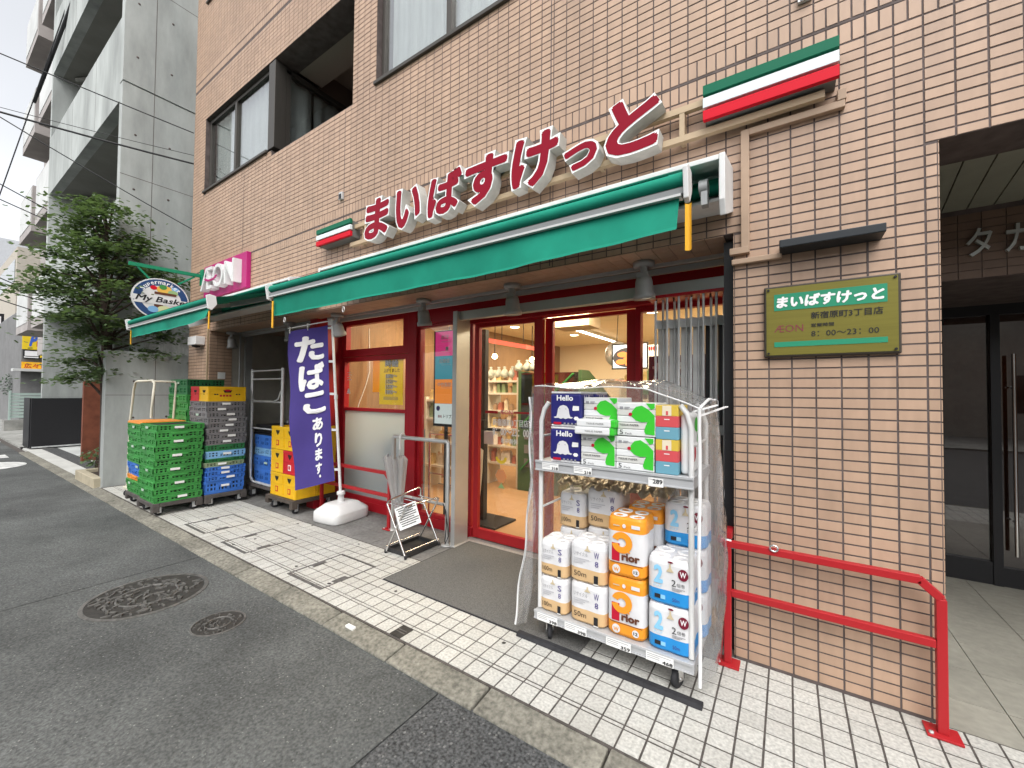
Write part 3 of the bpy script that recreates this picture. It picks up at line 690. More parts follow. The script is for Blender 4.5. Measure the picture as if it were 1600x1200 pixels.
put('opening_hours', [RC((-4.66, -4.6+.02*(i % 2), 1.66-.03*i, 1.668-.03*i), (0, SY+.0115, 0), FR_FRONT, M_vin) for i in range(4)]+[SH([[(0, 0), (1, 0), (.7, 1), (.3, 1)]], (-4.67, -4.6, 1.4, 1.46), (0, SY+.0115, 0), FR_FRONT, M_vin)], bld)
# vertical sign, glow added to its four coloured fields to match daylight
t = thing('poster_stand', 'tall black framed sign with pink, teal, orange and white fields behind the window', 'sign', (-3.08, 3.24, 0))
BX(-3.20, -2.86, 3.222, 3.25, 1.06, 2.09).build('frame', M_black, t, bevel=.004); BX(-3.04, -3.0, 3.23, 3.245, 0, 1.06).build('pole', M_black, t)
for n_, c_, z0, z1 in (('pink_field', (.50, .03, .16), 1.815, 2.075), ('teal_field', (.01, .19, .25), 1.565, 1.813), ('orange_field', (.66, .19, .02), 1.305, 1.563), ('white_field', (.45, .5, .49), 1.09, 1.303)):
    BX(-3.17, -2.88, 3.214, 3.221, z0, z1).build(n_, mat(n_, c_, .4, emit=.85), t)
fo = (0, 3.213, 0)
put('lettering', [TX('血圧', (-3.09, -2.97, 1.99, 2.04), fo, FR_FRONT, M_wink, offset=.02), TX('血糖値', (-3.11, -2.96, 1.735, 1.785), fo, FR_FRONT, M_wink, offset=.02), TX('中性脂肪', (-3.13, -2.93, 1.485, 1.53), fo, FR_FRONT, M_wink, offset=.02),
                  TX('麻布', (-3.12, -3.06, 1.15, 1.185), fo, FR_FRONT, M_red, offset=.02), TX('トリプル', (-3.04, -2.885, 1.15, 1.19), fo, FR_FRONT, M_ink, offset=.02), SH([ellipse(0, 0, 1, 1)], (-3.145, -3.09, 1.225, 1.28), fo, FR_FRONT, M_purple),
                  RC((-3.02, -2.98, 1.87, 1.91), fo, FR_FRONT, M_wink)]+[RC((-3.08, -2.94, z, z+.003), fo, FR_FRONT, M_wink) for z in (1.97, 1.96, 1.86, 1.715, 1.47)], t)
# white hanging cable
tag(MB().tube([(-4.70, 3.5, 2.28), (-4.70, 3.52, 1.7), (-4.70, 3.46, 1.5), (-4.70, 3.36, 1.26), (-4.70, 3.3, 1.0)], .008, 6).build('cable', M_wplas, loc=(-4.7, 3.5, 1.0)), 'white cable curving down the wood panelled wall', 'cable')
tag(MB().box(-4.62, -3.95, 3.26, 3.55, 0, .74).box(-3.95, -3.6, 3.26, 3.5, 0, .98).build('low_cabinet', mat('cabinet_blue', (.16, .20, .23), .6), loc=(-4.2, 3.4, 0)), 'low blue grey cabinet standing right behind the frosted window panel', 'cabinet')
# door stand pole
t = thing('door_stand', 'black sanitizer pole with square foot plate just inside the door', 'stand', (-2.93, 3.6, 0))
MB().box(-2.85, -2.79, 3.60, 3.66, .02, 1.12).box(-2.87, -2.63, 3.66, 3.69, 1.0, 1.03).build('pole', M_black, t); BX(-2.95, -2.52, 3.45, 3.85, 0, .02).build('foot_plate', M_black, t); BX(-2.79, -2.66, 3.60, 3.68, .86, 1.0).build('holder', M_tag, t)
t = tag(BX(-2.95, -2.86, 3.70, 3.76, .0, 2.15).build('partition', M_black, loc=(-2.9, 3.7, 0)), 'tall black narrow panel behind the left door leaf', 'panel')
# shelf units with goods
M_prod = [mat('goods_%s' % n_, c_, .5, var=.25, scale=14) for n_, c_ in (('cream', (.70, .60, .44)), ('red', (.46, .17, .12)), ('green', (.22, .30, .16)), ('brown', (.34, .22, .13)), ('yellow', (.70, .53, .25)), ('white', (.74, .70, .62)))]
goods = []
def goods_mesh(k):
    r = random.Random(k); B = MB(); w, d, h = r.uniform(.055, .105), .1, r.uniform(.10, .22)
    if k % 3: B.box(-w/2, w/2, -d/2, d/2, 0, h*.8).box(-w/2+.01, w/2-.01, -d/2+.015, d/2-.015, h*.8, h)
    else: B.lathe([(w*.4, 0), (w*.42, h*.7), (w*.2, h*.85), (w*.2, h)], n=8)
    return B.mesh('packaged_goods', M_prod[k % 6])
GM = [goods_mesh(k) for k in range(18)]
def shelf(name, label, x0, x1, y0, y1, levels, h, m, back='Y'):
    t = thing(name, label, 'shelf', (x0, y0, 0))
    B = MB().box(x0, x0+.03, y0, y1, 0, h).box(x1-.03, x1, y0, y1, 0, h)
    for z in levels: BX(x0+.03, x1-.03, y0+.01, y1-.01, z-.03, z).build('shelf_board', m, t)
    B.build('frame', m, t)
    for z in levels:
        q = x0+.1
        while q < x1-.08:
            for yy in ([y0+.1] if y1-y0 < .6 else [y0+.1, y0+.35]):
                gk = random.randrange(18); o = link('packaged_goods', GM[gk], None, (q+random.uniform(-.01, .01), yy, z)); o.rotation_euler.z = random.uniform(-.2, .2)
                tag(o, 'small %s %s on the %s board from below of the %s' % (('cream', 'red', 'green', 'brown', 'yellow', 'white')[gk % 6], 'carton' if gk % 3 else 'bottle', ordinal(list(levels).index(z)), name.replace('_', ' ')), 'groceries', 'goods on the shelves inside the shop')
            q += random.uniform(.085, .115)
    return t
M_shelf = mat('shelf_white', (.7, .66, .58), .5); M_gcase = mat('case_green', (.06, .12, .05), .5)
shelf('display_rack', 'cream display rack full of goods left of the green case', -3.95, -3.35, 5.15, 5.5, (.35, .62, .89, 1.16, 1.43, 1.62), 1.66, M_shelf)
t = thing('green_case', 'dark green slanted produce case behind the door glass', 'display case', (-3.3, 5.1, 0))
MB().prism([(0, 0), (1.5, 0), (1.5, 1.2), (.25, 1.75), (0, 1.75)], (-3.32, 5.1, 0), (0, 1, 0), (0, 0, 1), (.05, 0, 0)).prism([(0, 0), (1.5, 0), (1.5, 1.2), (.25, 1.75), (0, 1.75)], (-2.35, 5.1, 0), (0, 1, 0), (0, 0, 1), (.05, 0, 0)).box(-3.27, -2.35, 5.2, 6.6, .0, .25).box(-3.27, -2.35, 5.1, 5.14, 0, .9).build('case_body', M_gcase, t)
for k in range(3):
    BX(-3.2, -2.42, 5.086, 5.098, .35+.2*k, .47+.2*k).build('black_crate_front', M_crk, t)
MB().bar((-3.26, 5.09, .95), (-2.42, 5.09, 1.7), .05, .02).build('green_band', M_crg, t); MB().bar((-3.26, 5.09, .3), (-2.42, 5.09, 1.15), .05, .015).build('green_band', M_crg, t)
BX(-3.27, -2.35, 5.104, 5.112, .9, 1.72).build('glass_front', M_dglass, t)
for i in range(7):
    o = MB().lathe([(0, 0), (.06, .02), (.07, .07), (.04, .12), (.015, .15), (.03, .17), (0, .18)], n=8).build('wrapped_bread', mat('film_bag', (.5, .55, .5), .2, var=.3, scale=20), loc=(0, 0, 0)); o.location = (-3.9+.13*i, 5.2+.03*(i % 2), 1.66 if i < 4 else 1.75)
    tag(o, 'pale film wrapped bag standing on top of the display rack', 'bag', 'wrapped bags on top of the rack')
shelf('wall_shelf', 'long cream wall shelf of goods along the back of the shop', -2.6, .2, 8.6, 9.0, (.5, .85, 1.2, 1.5), 1.9, M_shelf)
shelf('window_rack', 'low white rack of goods by the wood panelled wall', -4.55, -3.75, 4.4, 4.75, (.35, .7, 1.05, 1.32), 1.36, M_shelf)
shelf('middle_shelf', 'middle shelf unit of goods facing the second door leaf', -2.2, -.5, 6.3, 6.65, (.3, .65, 1.0, 1.35, 1.62), 1.68, M_shelf)
t = tag(BX(-1.9, -.6, 6.25, 6.29, 1.42, 1.62).build('green_banner', M_gcase, loc=(-1.9, 6.25, 1.4)), 'dark green header board on the middle shelf unit', 'board')
# hanging red sign, ceiling lamps, duct, mirror
t = thing('hanging_board', 'coral red hanging ceiling sign above the display rack', 'sign', (-3.9, 5.5, 2.1))
MB().prism([(0, 0), (.72, -.14), (.72, -.08), (0, .07)], (-3.88, 5.05, 2.21), (1, 0, 0), (0, 0, 1), (0, .3, 0)).build('board', mat('coral', (.75, .12, .09), .5), t)
MB().tube([(-3.7, 5.2, 2.25), (-3.7, 5.2, 2.62)], .006, 5).tube([(-3.3, 5.2, 2.2), (-3.3, 5.2, 2.62)], .006, 5).build('wire', M_black, t)
DL = [(-4.09, 6.15), (-3.08, 5.58), (-1.63, 6.04), (-1.83, 5.55), (-2.3, 4.2), (-1.1, 4.6), (-3.6, 7.6), (-.6, 7.4), (-4.3, 4.0)]
for x, y in DL:
    t = tag(MB().lathe([(.0, 2.612), (.065, 2.612), (.08, 2.616), (.08, 2.622)], (x, y, 0), 18, mi=0).build('downlight', M_lam, loc=(x, y, 2.61)), 'round warm downlight glowing in the shop ceiling', 'ceiling lamp', 'downlights in the shop ceiling')
t = thing('strip_light', 'long glowing strip light under the shop ceiling', 'lamp', (-3.5, 8.3, 2.55))
BX(-3.12, -3.06, 5.75, 8.6, 2.565, 2.615).build('housing', M_wplas, t); BX(-3.11, -3.07, 5.76, 8.59, 2.54, 2.563).build('tube', mat('tube_glow', (1, .93, .8), .5, emit=9), t)
for x, y, z in ((-4.35, 5.9, 2.08), (-3.75, 6.2, 2.02), (-4.25, 4.6, 2.02)):
    t = thing('spot_lamp', 'bare warm spot bulb hanging in the shop', 'lamp', (x, y, z), 'warm spot bulbs in the shop')
    MB().lathe([(0, z-.05), (.04, z-.03), (.05, z), (.03, z+.04), (0, z+.05)], (x, y, 0), 12).build('bulb', mat('bulb_glow', (1, .7, .35), .5, emit=30), t); MB().tube([(x, y, z+.05), (x, y, 2.62)], .008, 5).build('cord', M_black, t)
t = thing('round_mirror', 'round convex mirror hanging in the shop', 'mirror', (-2.1, 6.0, 2.1))
MB().lathe([(0, -.05), (.12, -.035), (.18, 0), (.19, .01), (0, .012)], (-2.10, 5.9, 2.02), 24, axis='Y').build('mirror_face', M_steel, t); MB().tube([(-2.1, 5.9, 2.2), (-2.1, 5.95, 2.62)], .006, 5).build('wire', M_black, t)
tag(BX(-2.75, -2.2, 5.1, 5.5, 2.35, 2.61).build('air_unit', mat('beige_unit', (.45, .36, .25), .6), loc=(-2.5, 5.3, 2.35)), 'square beige air unit under the shop ceiling', 'air conditioner')
t = thing('menu_screen', 'bright wall screen showing sausages and broccoli in a pan', 'screen', (-1.8, 5.5, 1.77))
BX(-2.03, -1.53, 5.5, 5.53, 1.765, 2.12).build('frame', M_black, t)
scr = mat('screen_white', (.75, .82, .95), .4, emit=.8); so_ = mat('sausage', (.75, .25, .08), .4, emit=.45); gr_ = mat('broccoli', (.2, .42, .06), .4, emit=.35); pn_ = mat('pan', (.07, .07, .08), .4, emit=.1); yl_ = mat('potato', (.8, .62, .25), .4, emit=.4)
yo = lambda d: (0, 5.499-d, 0)
put('picture', [RC((-2.01, -1.55, 1.785, 2.10), yo(0), FR_FRONT, scr), SH([ellipse(0, 0, 1, 1)], (-2.01, -1.6, 1.79, 2.06), yo(.002), FR_FRONT, pn_)] +
    [SH([ellipse(0, 0, 1, 1)], (x, x+.15, z, z+.075), yo(.003+.001*i), FR_FRONT, so_) for i, (x, z) in enumerate(((-1.97, 1.83), (-1.95, 1.93), (-1.86, 1.87), (-1.84, 1.80), (-1.8, 1.96)))] +
    [SH([ellipse(0, 0, 1, 1)], (x, x+.1, z, z+.09), yo(.009+.001*i), FR_FRONT, m_) for i, (x, z, m_) in enumerate(((-1.76, 1.93, gr_), (-1.72, 1.96, gr_), (-1.74, 1.85, yl_)))] + [TX('ソーセージ', (-1.99, -1.9, 2.06, 2.085), yo(.002), FR_FRONT, M_ink)][:0], t)
poster('price_posters', 'small stack of food price cards beside the wall screen', (-1.525, -1.40, 1.765, 2.08), (0, 5.49, 0), FR_FRONT, M_tag,
       [SH([ellipse(0, 0, 1, 1)], (-1.52+.028*i, -1.496+.028*i, 2.0, 2.06), (0, 5.488, 0), FR_FRONT, M_red) for i in range(4)] + [SH([ellipse(0, 0, 1, 1)], (-1.51+.05*i, -1.475+.05*i, 1.79+.08*j, 1.85+.08*j), (0, 5.488, 0), FR_FRONT, (M_red, M_sgrn, M_syel, M_ink)[(i+j) % 4]) for i in range(2) for j in range(2)], cat='poster')
M_wine = mat('wine_banner', (.16, .01, .06), .6)
poster('tobacco_banner', 'dark wine red tobacco banner hanging inside the right window', (-.93, -.50, .9, 1.73), (0, 3.36, 0), FR_FRONT, M_wine, [TX('たば', (-.90, -.66, 1.53, 1.68), (0, 3.358, 0), FR_FRONT, M_wink, offset=.03)], cat='banner')
for i in range(3):
    for j in range(3):
        pass
# warm light inside
for x, y, e in ((-3.9, 4.1, 50), (-2.4, 4.8, 58), (-1.0, 4.8, 58), (-3.6, 7.2, 78), (-1.2, 7.4, 84)):
    lamp('shop_lamp', 'AREA', (x, y, 2.58), e, (1, .82, .57), .7)
lamp('lobby_fill', 'AREA', (2.0, 6.2, 2.45), 12, (1, .62, .3), .5)  # added fill light to brighten the lobby, no fixture here
# ================================================================== signs on the facade
M_lface = mat('letter_red', (.24, .004, .018), .4, spec=.12); M_lside = mat('letter_side', (.52, .51, .48), .4, dirt=.3, dscale=6); M_ledge = mat('letter_edge', (.82, .82, .82), .35)
sgn = thing('store_sign', 'red Japanese channel letters with white edges on beige rails, striped blocks at both ends', 'store sign', (-2, FY, 3.0))
for z in (2.905, 3.075):
    BX(-3.66, .16, 2.48, 2.515, z-.018, z+.018).build('rail', M_beige, sgn)
for x in (-3.5, -3.0, -2.5, -2.0, -1.5, -1.0, -.5): BX(x-.012, x+.012, 2.516, 2.549, 2.887, 3.093).build('rail_bracket', M_beige, sgn)
for x in (-3.42, -.50): BX(x-.014, x+.014, 2.482, 2.512, 2.923, 3.057).build('rail_bracket', M_beige, sgn)
LET = [('ま', -3.30, -2.93, 2.82, 3.205), ('い', -2.86, -2.535, 2.83, 3.195), ('ば', -2.47, -2.075, 2.84, 3.20), ('す', -2.065, -1.645, 2.83, 3.205), ('け', -1.635, -1.235, 2.83, 3.215), ('っ', -1.22, -.965, 2.845, 3.035), ('と', -.935, -.585, 2.845, 3.205)]
FL = 2.38
for ch, x0, x1, z0, z1 in LET:
    raw = text_raw(ch, .068, .1, .1, 3); body = place(raw, (x0, x1, z0, z1), (0, 2.475, 0), FR_FRONT, 2.475-FL)
    o = put('letter', [(body, M_lside)], sgn)
    g = .010
    raw = text_raw(ch, .068, .1, 0, 3); put('letter_edge', [(place(raw, (x0, x1, z0, z1), (0, FL-.0015, 0), FR_FRONT), M_ledge)], o)
    raw = bold_raw(ch, .042, .1, 3); put('letter_face', [(place(raw, (x0+g*1.2, x1-g*1.2, z0+g*1.2, z1-g*1.2), (0, FL-.003, 0), FR_FRONT), M_lface)], o)
M_sg = mat('stripe_green', (.010, .13, .072), .5, spec=.12); M_sw = mat('stripe_white', (.66, .72, .74), .3); M_sr = mat('stripe_red', (.58, .01, .025), .5, spec=.12)
for x0, x1 in ((-4.18, -3.58), (-.38, .212)):
    bk = BX(x0+.01, x1-.01, 2.455, 2.548, 2.97 if x0 < -2 else 2.94, 3.13).build('stripe_block', mat('stripe_back', (.16, .16, .155), .5), sgn)
    b0 = 2.972 if x0 < -2 else 2.935; h = .058 if x0 < -2 else .066
    for i, (n_, m_) in enumerate((('red_stripe', M_sr), ('white_stripe', M_sw), ('green_stripe', M_sg))):
        z = b0+i*(h+.004)
        BX(x0, x1, 2.425, 2.452, z, z+h-.011).build(n_, m_, bk, bevel=.002)
# conduit from the sign
MBc = MB().box(-.205, -.165, 2.515, 2.548, 2.215, 2.865).box(-.165, .24, 2.515, 2.547, 2.83, 2.866).box(.21, .245, 2.512, 2.548, 2.866, 2.92).box(-.26, -.165, 2.513, 2.549, 2.19, 2.225).box(-.25, -.02, 2.515, 2.548, 2.135, 2.163)
tag(MBc.build('cable_conduit', mat('conduit', (.38, .27, .19), .5, var=.06), loc=(-.18, 2.54, 2.2), bevel=.003), 'beige cable conduit angled on the tiles by the striped sign end', 'conduit')
tag(BX(-.03, .37, 2.42, 2.549, 2.158, 2.198).build('wall_lamp', mat('anthracite', (.02, .024, .028), .4), loc=(.17, 2.5, 2.158), bevel=.004), 'long black slim wall lamp above the olive plaque', 'lamp')
# brass plaque
pl = thing('store_plaque', 'olive gold metal plaque with store name and opening hours on the tiled pillar', 'plaque', (.16, FY, 1.62))
M_plq = mat('plaque_gold', (.175, .155, .03), .4, .3, var=.08, scale=3, stretch=(1, 1, 40)); M_plg = mat('plaque_green', (.02, .24, .13), .5)
BX(-.10, .433, 2.522, 2.548, 1.62, 1.99).build('frame', mat('plaque_edge', (.06, .05, .04), .4, .4), pl, bevel=.006)
BX(-.089, .422, 2.519, 2.5225, 1.631, 1.979).build('face', M_plq, pl)
f1 = (0, 2.5172, 0); f2 = (0, 2.5164, 0)
put('print', [RC((-.055, .385, 1.86, 1.945), f1, FR_FRONT, M_plg), RC((-.055, .385, 1.672, 1.698), f1, FR_FRONT, M_plg), TX('まいばすけっと', (-.045, .375, 1.872, 1.933), f2, FR_FRONT, M_wink, offset=.05, shear=.1),
             TX('新宿原町3丁目店', (.10, .37, 1.805, 1.84), f1, FR_FRONT, M_ink, offset=.015), TX('営業時間', (.10, .19, 1.765, 1.783), f1, FR_FRONT, M_ink, offset=.015), TX('8：00〜23：00', (.10, .355, 1.718, 1.745), f1, FR_FRONT, M_ink, offset=.006),
             TX('ÆON', (-.055, .068, 1.748, 1.783), f1, FR_FRONT, mat('logo_maroon', (.22, .03, .06), .5), shear=.0, offset=-.008)], pl)
MB().lathe([(.006, -.004), (.006, 0)], (-.08, 2.516, 1.64), 8, axis='Y').lathe([(.006, -.004), (.006, 0)], (.412, 2.516, 1.64), 8, axis='Y').lathe([(.006, -.004), (.006, 0)], (-.08, 2.516, 1.97), 8, axis='Y').lathe([(.006, -.004), (.006, 0)], (.412, 2.516, 1.97), 8, axis='Y').build('screw', M_black, pl)
# magenta box sign with white letters
ae = thing('logo_sign', 'magenta box sign with raised white letters above the far awning', 'store sign', (-6.5, FY, 2.8))
BX(-7.30, -5.93, 2.49, 2.548, 2.79, 3.275).build('panel', M_magenta, ae, bevel=.006)
le = text_raw('ÆON', .004, 0, .1, 4, .97)
put('letter', [(place(le, (-7.14, -6.06, 2.865, 3.185), (0, 2.489, 0), FR_FRONT, .10), M_wplas)], ae)
put('smile', [SH([ellipse(0, 0, 1, 1, 16, 200, 340)+ellipse(0, .22, .85, .85, 16, 340, 200)], (-6.98, -6.55, 2.97, 3.04), (0, 2.386, 0), FR_FRONT, M_magenta, depth=.004)], ae)
# hanging oval sign on a green bracket
hg = thing('hanging_sign', 'oval blue and white supermarket sign hanging from a green bracket', 'store sign', (-7.45, 2.5, 3.0))
M_brg = mat('bracket_green', (.01, .22, .11), .45)
MB().bar((-7.45, 1.67, 3.15), (-7.45, 2.5, 3.17), .03, .05).box(-7.5, -7.4, 2.50, 2.548, 3.03, 3.27).bar((-7.45, 1.76, 3.13), (-7.45, 1.90, 2.98), .015, .025).bar((-7.45, 2.42, 3.14), (-7.45, 2.22, 2.98), .015, .025).build('bracket', M_brg, hg, bevel=.003)
gx = -7.44; M_navy = mat('sign_navy', (.02, .06, .17), .4)
def el3(ry, rz, x0, x1, m, name, cy=2.03, cz=2.72, par=hg):
    put(name, [SH([ellipse(0, 0, 1, 1, 40)], (cy-ry, cy+ry, cz-rz, cz+rz), (x1, 0, 0), FR_RIGHT, m, depth=0)], par) if x0 is None else None
B = MB(); n = 40
vs = [(gx+dx, 2.03+.325*math.cos(6.2832*k/n), 2.72+.295*math.sin(6.2832*k/n)) for dx in (-.03, 0) for k in range(n)]
B.add(vs, [tuple(range(n))[::-1], tuple(range(n, 2*n))]+[(k, (k+1) % n, n+(k+1) % n, n+k) for k in range(n)]); B.build('disc', M_wplas, hg)
gfo = lambda d: (gx+d, 0, 0)
M_sky = mat('print_sky', (.2, .42, .68), .5); M_bread = mat('print_bread', (.75, .45, .08), .5); M_brown = mat('print_brown', (.12, .04, .02), .5)
def arc_text(body, cy, cz, R, a0, a1, h, d, m):
    out = []; L = len(body)
    for i, chh in enumerate(body):
        a = rad(a0+(a1-a0)*i/(L-1)); up = Vector((0, math.cos(a), math.sin(a))); rt = Vector((0, math.sin(a), -math.cos(a)))
        hh = h*(1.0 if chh in 'Skt' else .78); wd = h*(.62 if chh not in 'mM' else .9)
        o = Vector((gx+d, cy, cz))+up*R
        out.append((place(text_raw(chh, .02), (-wd/2, wd/2, 0, hh), o, (rt, up)), m))
    return out
items = [SH([ellipse(0, 0, 1, 1, 40), ellipse(0, -.02, .74, .70, 36)], (1.72, 2.34, 2.44, 3.0), gfo(.0015), FR_RIGHT, M_navy)]
items += arc_text('Supermarket', 2.03, 2.71, .222, 148, 40, .055, .003, M_wink)
items += [SH([ellipse(0, 0, 1, 1, 20)], (1.97, 2.16, 2.80, 2.92), gfo(.003), FR_RIGHT, M_bread), SH([ellipse(0, 0, 1, 1, 16)], (2.10, 2.22, 2.79, 2.87), gfo(.004), FR_RIGHT, M_sgrn), SH([ellipse(0, 0, 1, 1, 16)], (2.0, 2.09, 2.86, 2.93), gfo(.004), FR_RIGHT, mat('print_grn', (.05, .25, .06), .5)),
          SH([ellipse(0, 0, 1, 1, 16)], (1.9, 1.98, 2.84, 2.90), gfo(.004), FR_RIGHT, M_sr), RC((1.95, 2.2, 2.785, 2.82), gfo(.005), FR_RIGHT, M_brown), SH([ellipse(0, 0, 1, 1, 16)], (2.14, 2.23, 2.86, 2.92), gfo(.0035), FR_RIGHT, M_sky),
          SH([[(0, .5), (.06, .75), (.02, 1), (.9, .9), (1, .5), (.92, .1), (.05, 0), (.08, .3)]], (1.68, 2.40, 2.635, 2.745), gfo(.006), FR_RIGHT, M_wplas),
          TX('My Basket', (1.745, 2.36, 2.645, 2.75), gfo(.008), FR_RIGHT, M_ink, offset=.02, shear=.25), SH([ellipse(0, 0, 1, 1, 16)], (1.98, 2.16, 2.5, 2.63), gfo(.003), FR_RIGHT, mat('print_cream', (.6, .65, .35), .5)), SH([ellipse(0, 0, 1, 1, 16)], (1.88, 2.0, 2.52, 2.61), gfo(.004), FR_RIGHT, M_sky), RC((1.95, 2.05, 2.56, 2.64), gfo(.0025), FR_RIGHT, M_brown)]
put('print', items, hg)
# ================================================================== awnings
M_lip = mat('lip_grey', (.52, .53, .52), .5)
M_bar = mat('bar_grey', (.20, .21, .21), .5)
def awning(name, label, cx0, cx1, bx0, bx1, by, bz, vd, tagR, tagL, sag):
    t = thing(name, label, 'awning', ((cx0+cx1)/2, FY, 2.5))
    c = MB()
    c.prism([(2.19, 2.572), (2.19, 2.598), (2.548, 2.684), (2.548, 2.662)], (cx0, 0, 0), (0, 1, 0), (0, 0, 1), (cx1-cx0, 0, 0)).box(cx0, cx1, 2.51, 2.548, 2.44, 2.655).box(cx0, cx1, 2.36, 2.51, 2.44, 2.46)
    c.build('cassette', M_white, t, bevel=.004)
    for x in (cx0-.028, cx1): MB().prism([(0, .0), (0, -.22), (.03, -.29), (.357, -.155), (.357, .093), (0, .008)], (x, 2.188, 2.593), (0, 1, 0), (0, 0, 1), (.028, 0, 0)).build('end_cap', M_white, t, bevel=.005)
    MB().tube([(cx0, 2.40, 2.535), (cx1, 2.40, 2.535)], .042, 12).build('roller', M_green, t)
    # fabric from roller to front bar
    fs = MB().grid(lambda u, v: (bx0+.06+(bx1-bx0-.12)*u if v > .5 else (cx0+.1)*(1-u)+(cx1-.1)*u if v == 0 else (bx0+.06)*(1-u)+(bx1-.06)*u, 2.38+(by-2.38)*v, 2.565+(bz+.025-2.565)*v-.02*math.sin(v*math.pi)), 24, 8)
    fs.build('canopy_fabric', M_green, t)
    fb = MB().tube([(bx0, by+.02, bz), (bx1, by+.02, bz)], .029, 12); fb.build('front_roll', M_green, t)
    MB().box(bx0, bx1, by-.002, by+.05, bz-.064, bz-.040).box(bx0, bx1, by+.016, by+.06, bz-.0405, bz-.01).build('front_bar', M_bar, t)
    MB().box(bx0+.01, bx1-.01, by-.008, by+.04, bz-.075, bz-.065).build('front_lip', M_lip, t)
    for x in (bx0-.02, bx1): MB().prism([(-.03, .03), (.0, .045), (.05, .035), (.06, -.04), (.02, -.1), (-.012, -.09)], (x, by, bz), (0, 1, 0), (0, 0, 1), (.02, 0, 0)).build('bar_cap', M_wplas, t, bevel=.004)
    def val(u, v):
        x = bx0+.04+(bx1-bx0-.06)*u
        w = .009*math.sin(x*3.3)+.006*math.sin(x*9+1)+.004*math.sin(x*23)*math.sin(x*1.3)
        edge = sag*max(0, (u-.72)/.28)**1.5
        return (x-.03*v*edge*8, by+.014+w*v+.012*v*math.sin(x*1.7), bz-.074-(vd-edge)*v)
    MB().grid(val, 110, 4).build('valance', M_green, t)
    MB().grid(lambda u, v: tuple(Vector(val(u, 1))+Vector((0, -.0015, .006-.012*v))), 110, 1).build('hem', mat('awning_hem', (.012, .28, .185), .8), t)
    for x in ((bx0+bx1)*.5-.55, (bx0+bx1)*.5+.62): 
        p = Vector(val((x-bx0-.04)/(bx1-bx0-.06), 0))
        BX(x-.002, x+.002, p.y-.0, p.y+.004, bz-.1, bz-.097).build('seam', M_green, t)
    for x in (bx0+.5, bx1-.3):
        e = (x-.35 if x > (bx0+bx1)/2 else x+.35)
        MB().bar((x, 2.36, 2.5), (e, (by+2.4)/2, (2.5+bz)/2-.02), .03, .05).bar((e, (by+2.4)/2, (2.5+bz)/2-.02), (x, by+.05, bz-.04), .025, .04).build('folding_arm', M_alu, t)
    MB().tube([(cx1-.10, 2.28, 2.49), (cx1-.06, 2.28, 2.49)], .04, 14).box(cx1-.09, cx1-.06, 2.25, 2.3, 2.39, 2.46).build('gear', M_alu, t)
    for x, z0 in tagR: MB().grid(lambda u, v: (x-.012+.024*u, by-.005+.012*math.sin(3.14*u), bz-.11-z0*v), 6, 1).build('pull_tag', M_tagy, t)
    for x in tagL:
        MB().tube([(x+.012*math.cos(a*.7), by+.02, bz-.1-vd-.03+.02*math.sin(a*.7)) for a in range(9)], .004, 6, closed=True).build('ring', M_steel, t)
    return t
awning('awning', 'green folding awning with white cassette above the shop doors', -3.70, -.272, -3.62, -.335, 1.70, 2.282, .150, ((-.318, .185), (-3.55, .225)), (-3.40, -2.6), .025)
awning('awning', 'smaller green folding awning at far end under the magenta sign', -6.95, -4.28, -6.85, -4.42, 1.55, 2.262, .11, ((-4.405, .165), (-6.72, .17)), (), .02)
# ================================================================== spotlights under the soffit
M_spotg = mat('spot_grey', (.36, .36, .355), .45, .1, var=.05)
M_lens = mat('lens', (.5, .48, .42), .2)
def spot(x, lab, tilt=0):
    t = thing('spotlight', lab, 'spotlight', (x, 2.77, 2.31), 'spotlights under the soffit')
    MB().lathe([(.001, 2.314), (.07, 2.314), (.07, 2.282), (.055, 2.276), (.001, 2.28)][::-1], (x, 2.77, 0), 20).build('mount', M_spotg, t)
    MB().lathe([(.026, 2.18), (.026, 2.28)], (x, 2.77, 0), 12).box(x-.034, x+.034, 2.735, 2.76, 2.175, 2.235).build('arm', M_spotg, t)
    M = Matrix.Translation((x, 2.77, 2.2)) @ Matrix.Rotation(rad(6+tilt), 4, 'X') @ Matrix.Rotation(rad(tilt*.5), 4, 'Y')
    MB().lathe([(.0, -.130), (.060, -.130), (.071, -.137), (.072, -.108), (.060, -.09), (.056, -.02), (.048, .01), (0, .012)], n=20, M=M).build('head', M_spotg, t)
    MB().lathe([(0, -.1305), (.058, -.1305)], n=18, M=M).build('lens', M_lens, t)
for x, l_, ti in ((-.80, 'grey spotlight nearest the tiled pillar, before the folding gate', 0), (-1.87, 'grey spotlight above the split of the sliding doors', 0), (-2.90, 'grey spotlight left of the steel door post', 6),
                  (-4.30, 'grey tilted spotlight at the top of the banner pole', 18), (-5.35, 'grey spotlight hidden behind the purple banner top', 0), (-7.02, 'grey spotlight farthest left, by the brown tiled return', 0)): spot(x, l_, ti)
t = thing('security_camera', 'small pale box camera on the far corner pier under the awning', 'camera', (-7.5, 2.5, 2.15))
BX(-7.66, -7.36, 2.42, 2.548, 2.11, 2.24).build('housing', M_wplas, t, bevel=.008); MB().lathe([(0, 2.07), (.05, 2.085), (.06, 2.109)], (-7.5, 2.48, 0), 14).build('dome', M_black, t)
tag(MB().box(-8.0, -7.66, 2.53, 2.549, 2.22, 2.245).box(-7.245, -7.22, 2.525, 2.549, 1.0, 2.5).build('cable_conduit', M_beige, loc=(-7.8, 2.54, 2.22)), 'thin beige conduit running to the box camera on the corner pier', 'conduit')
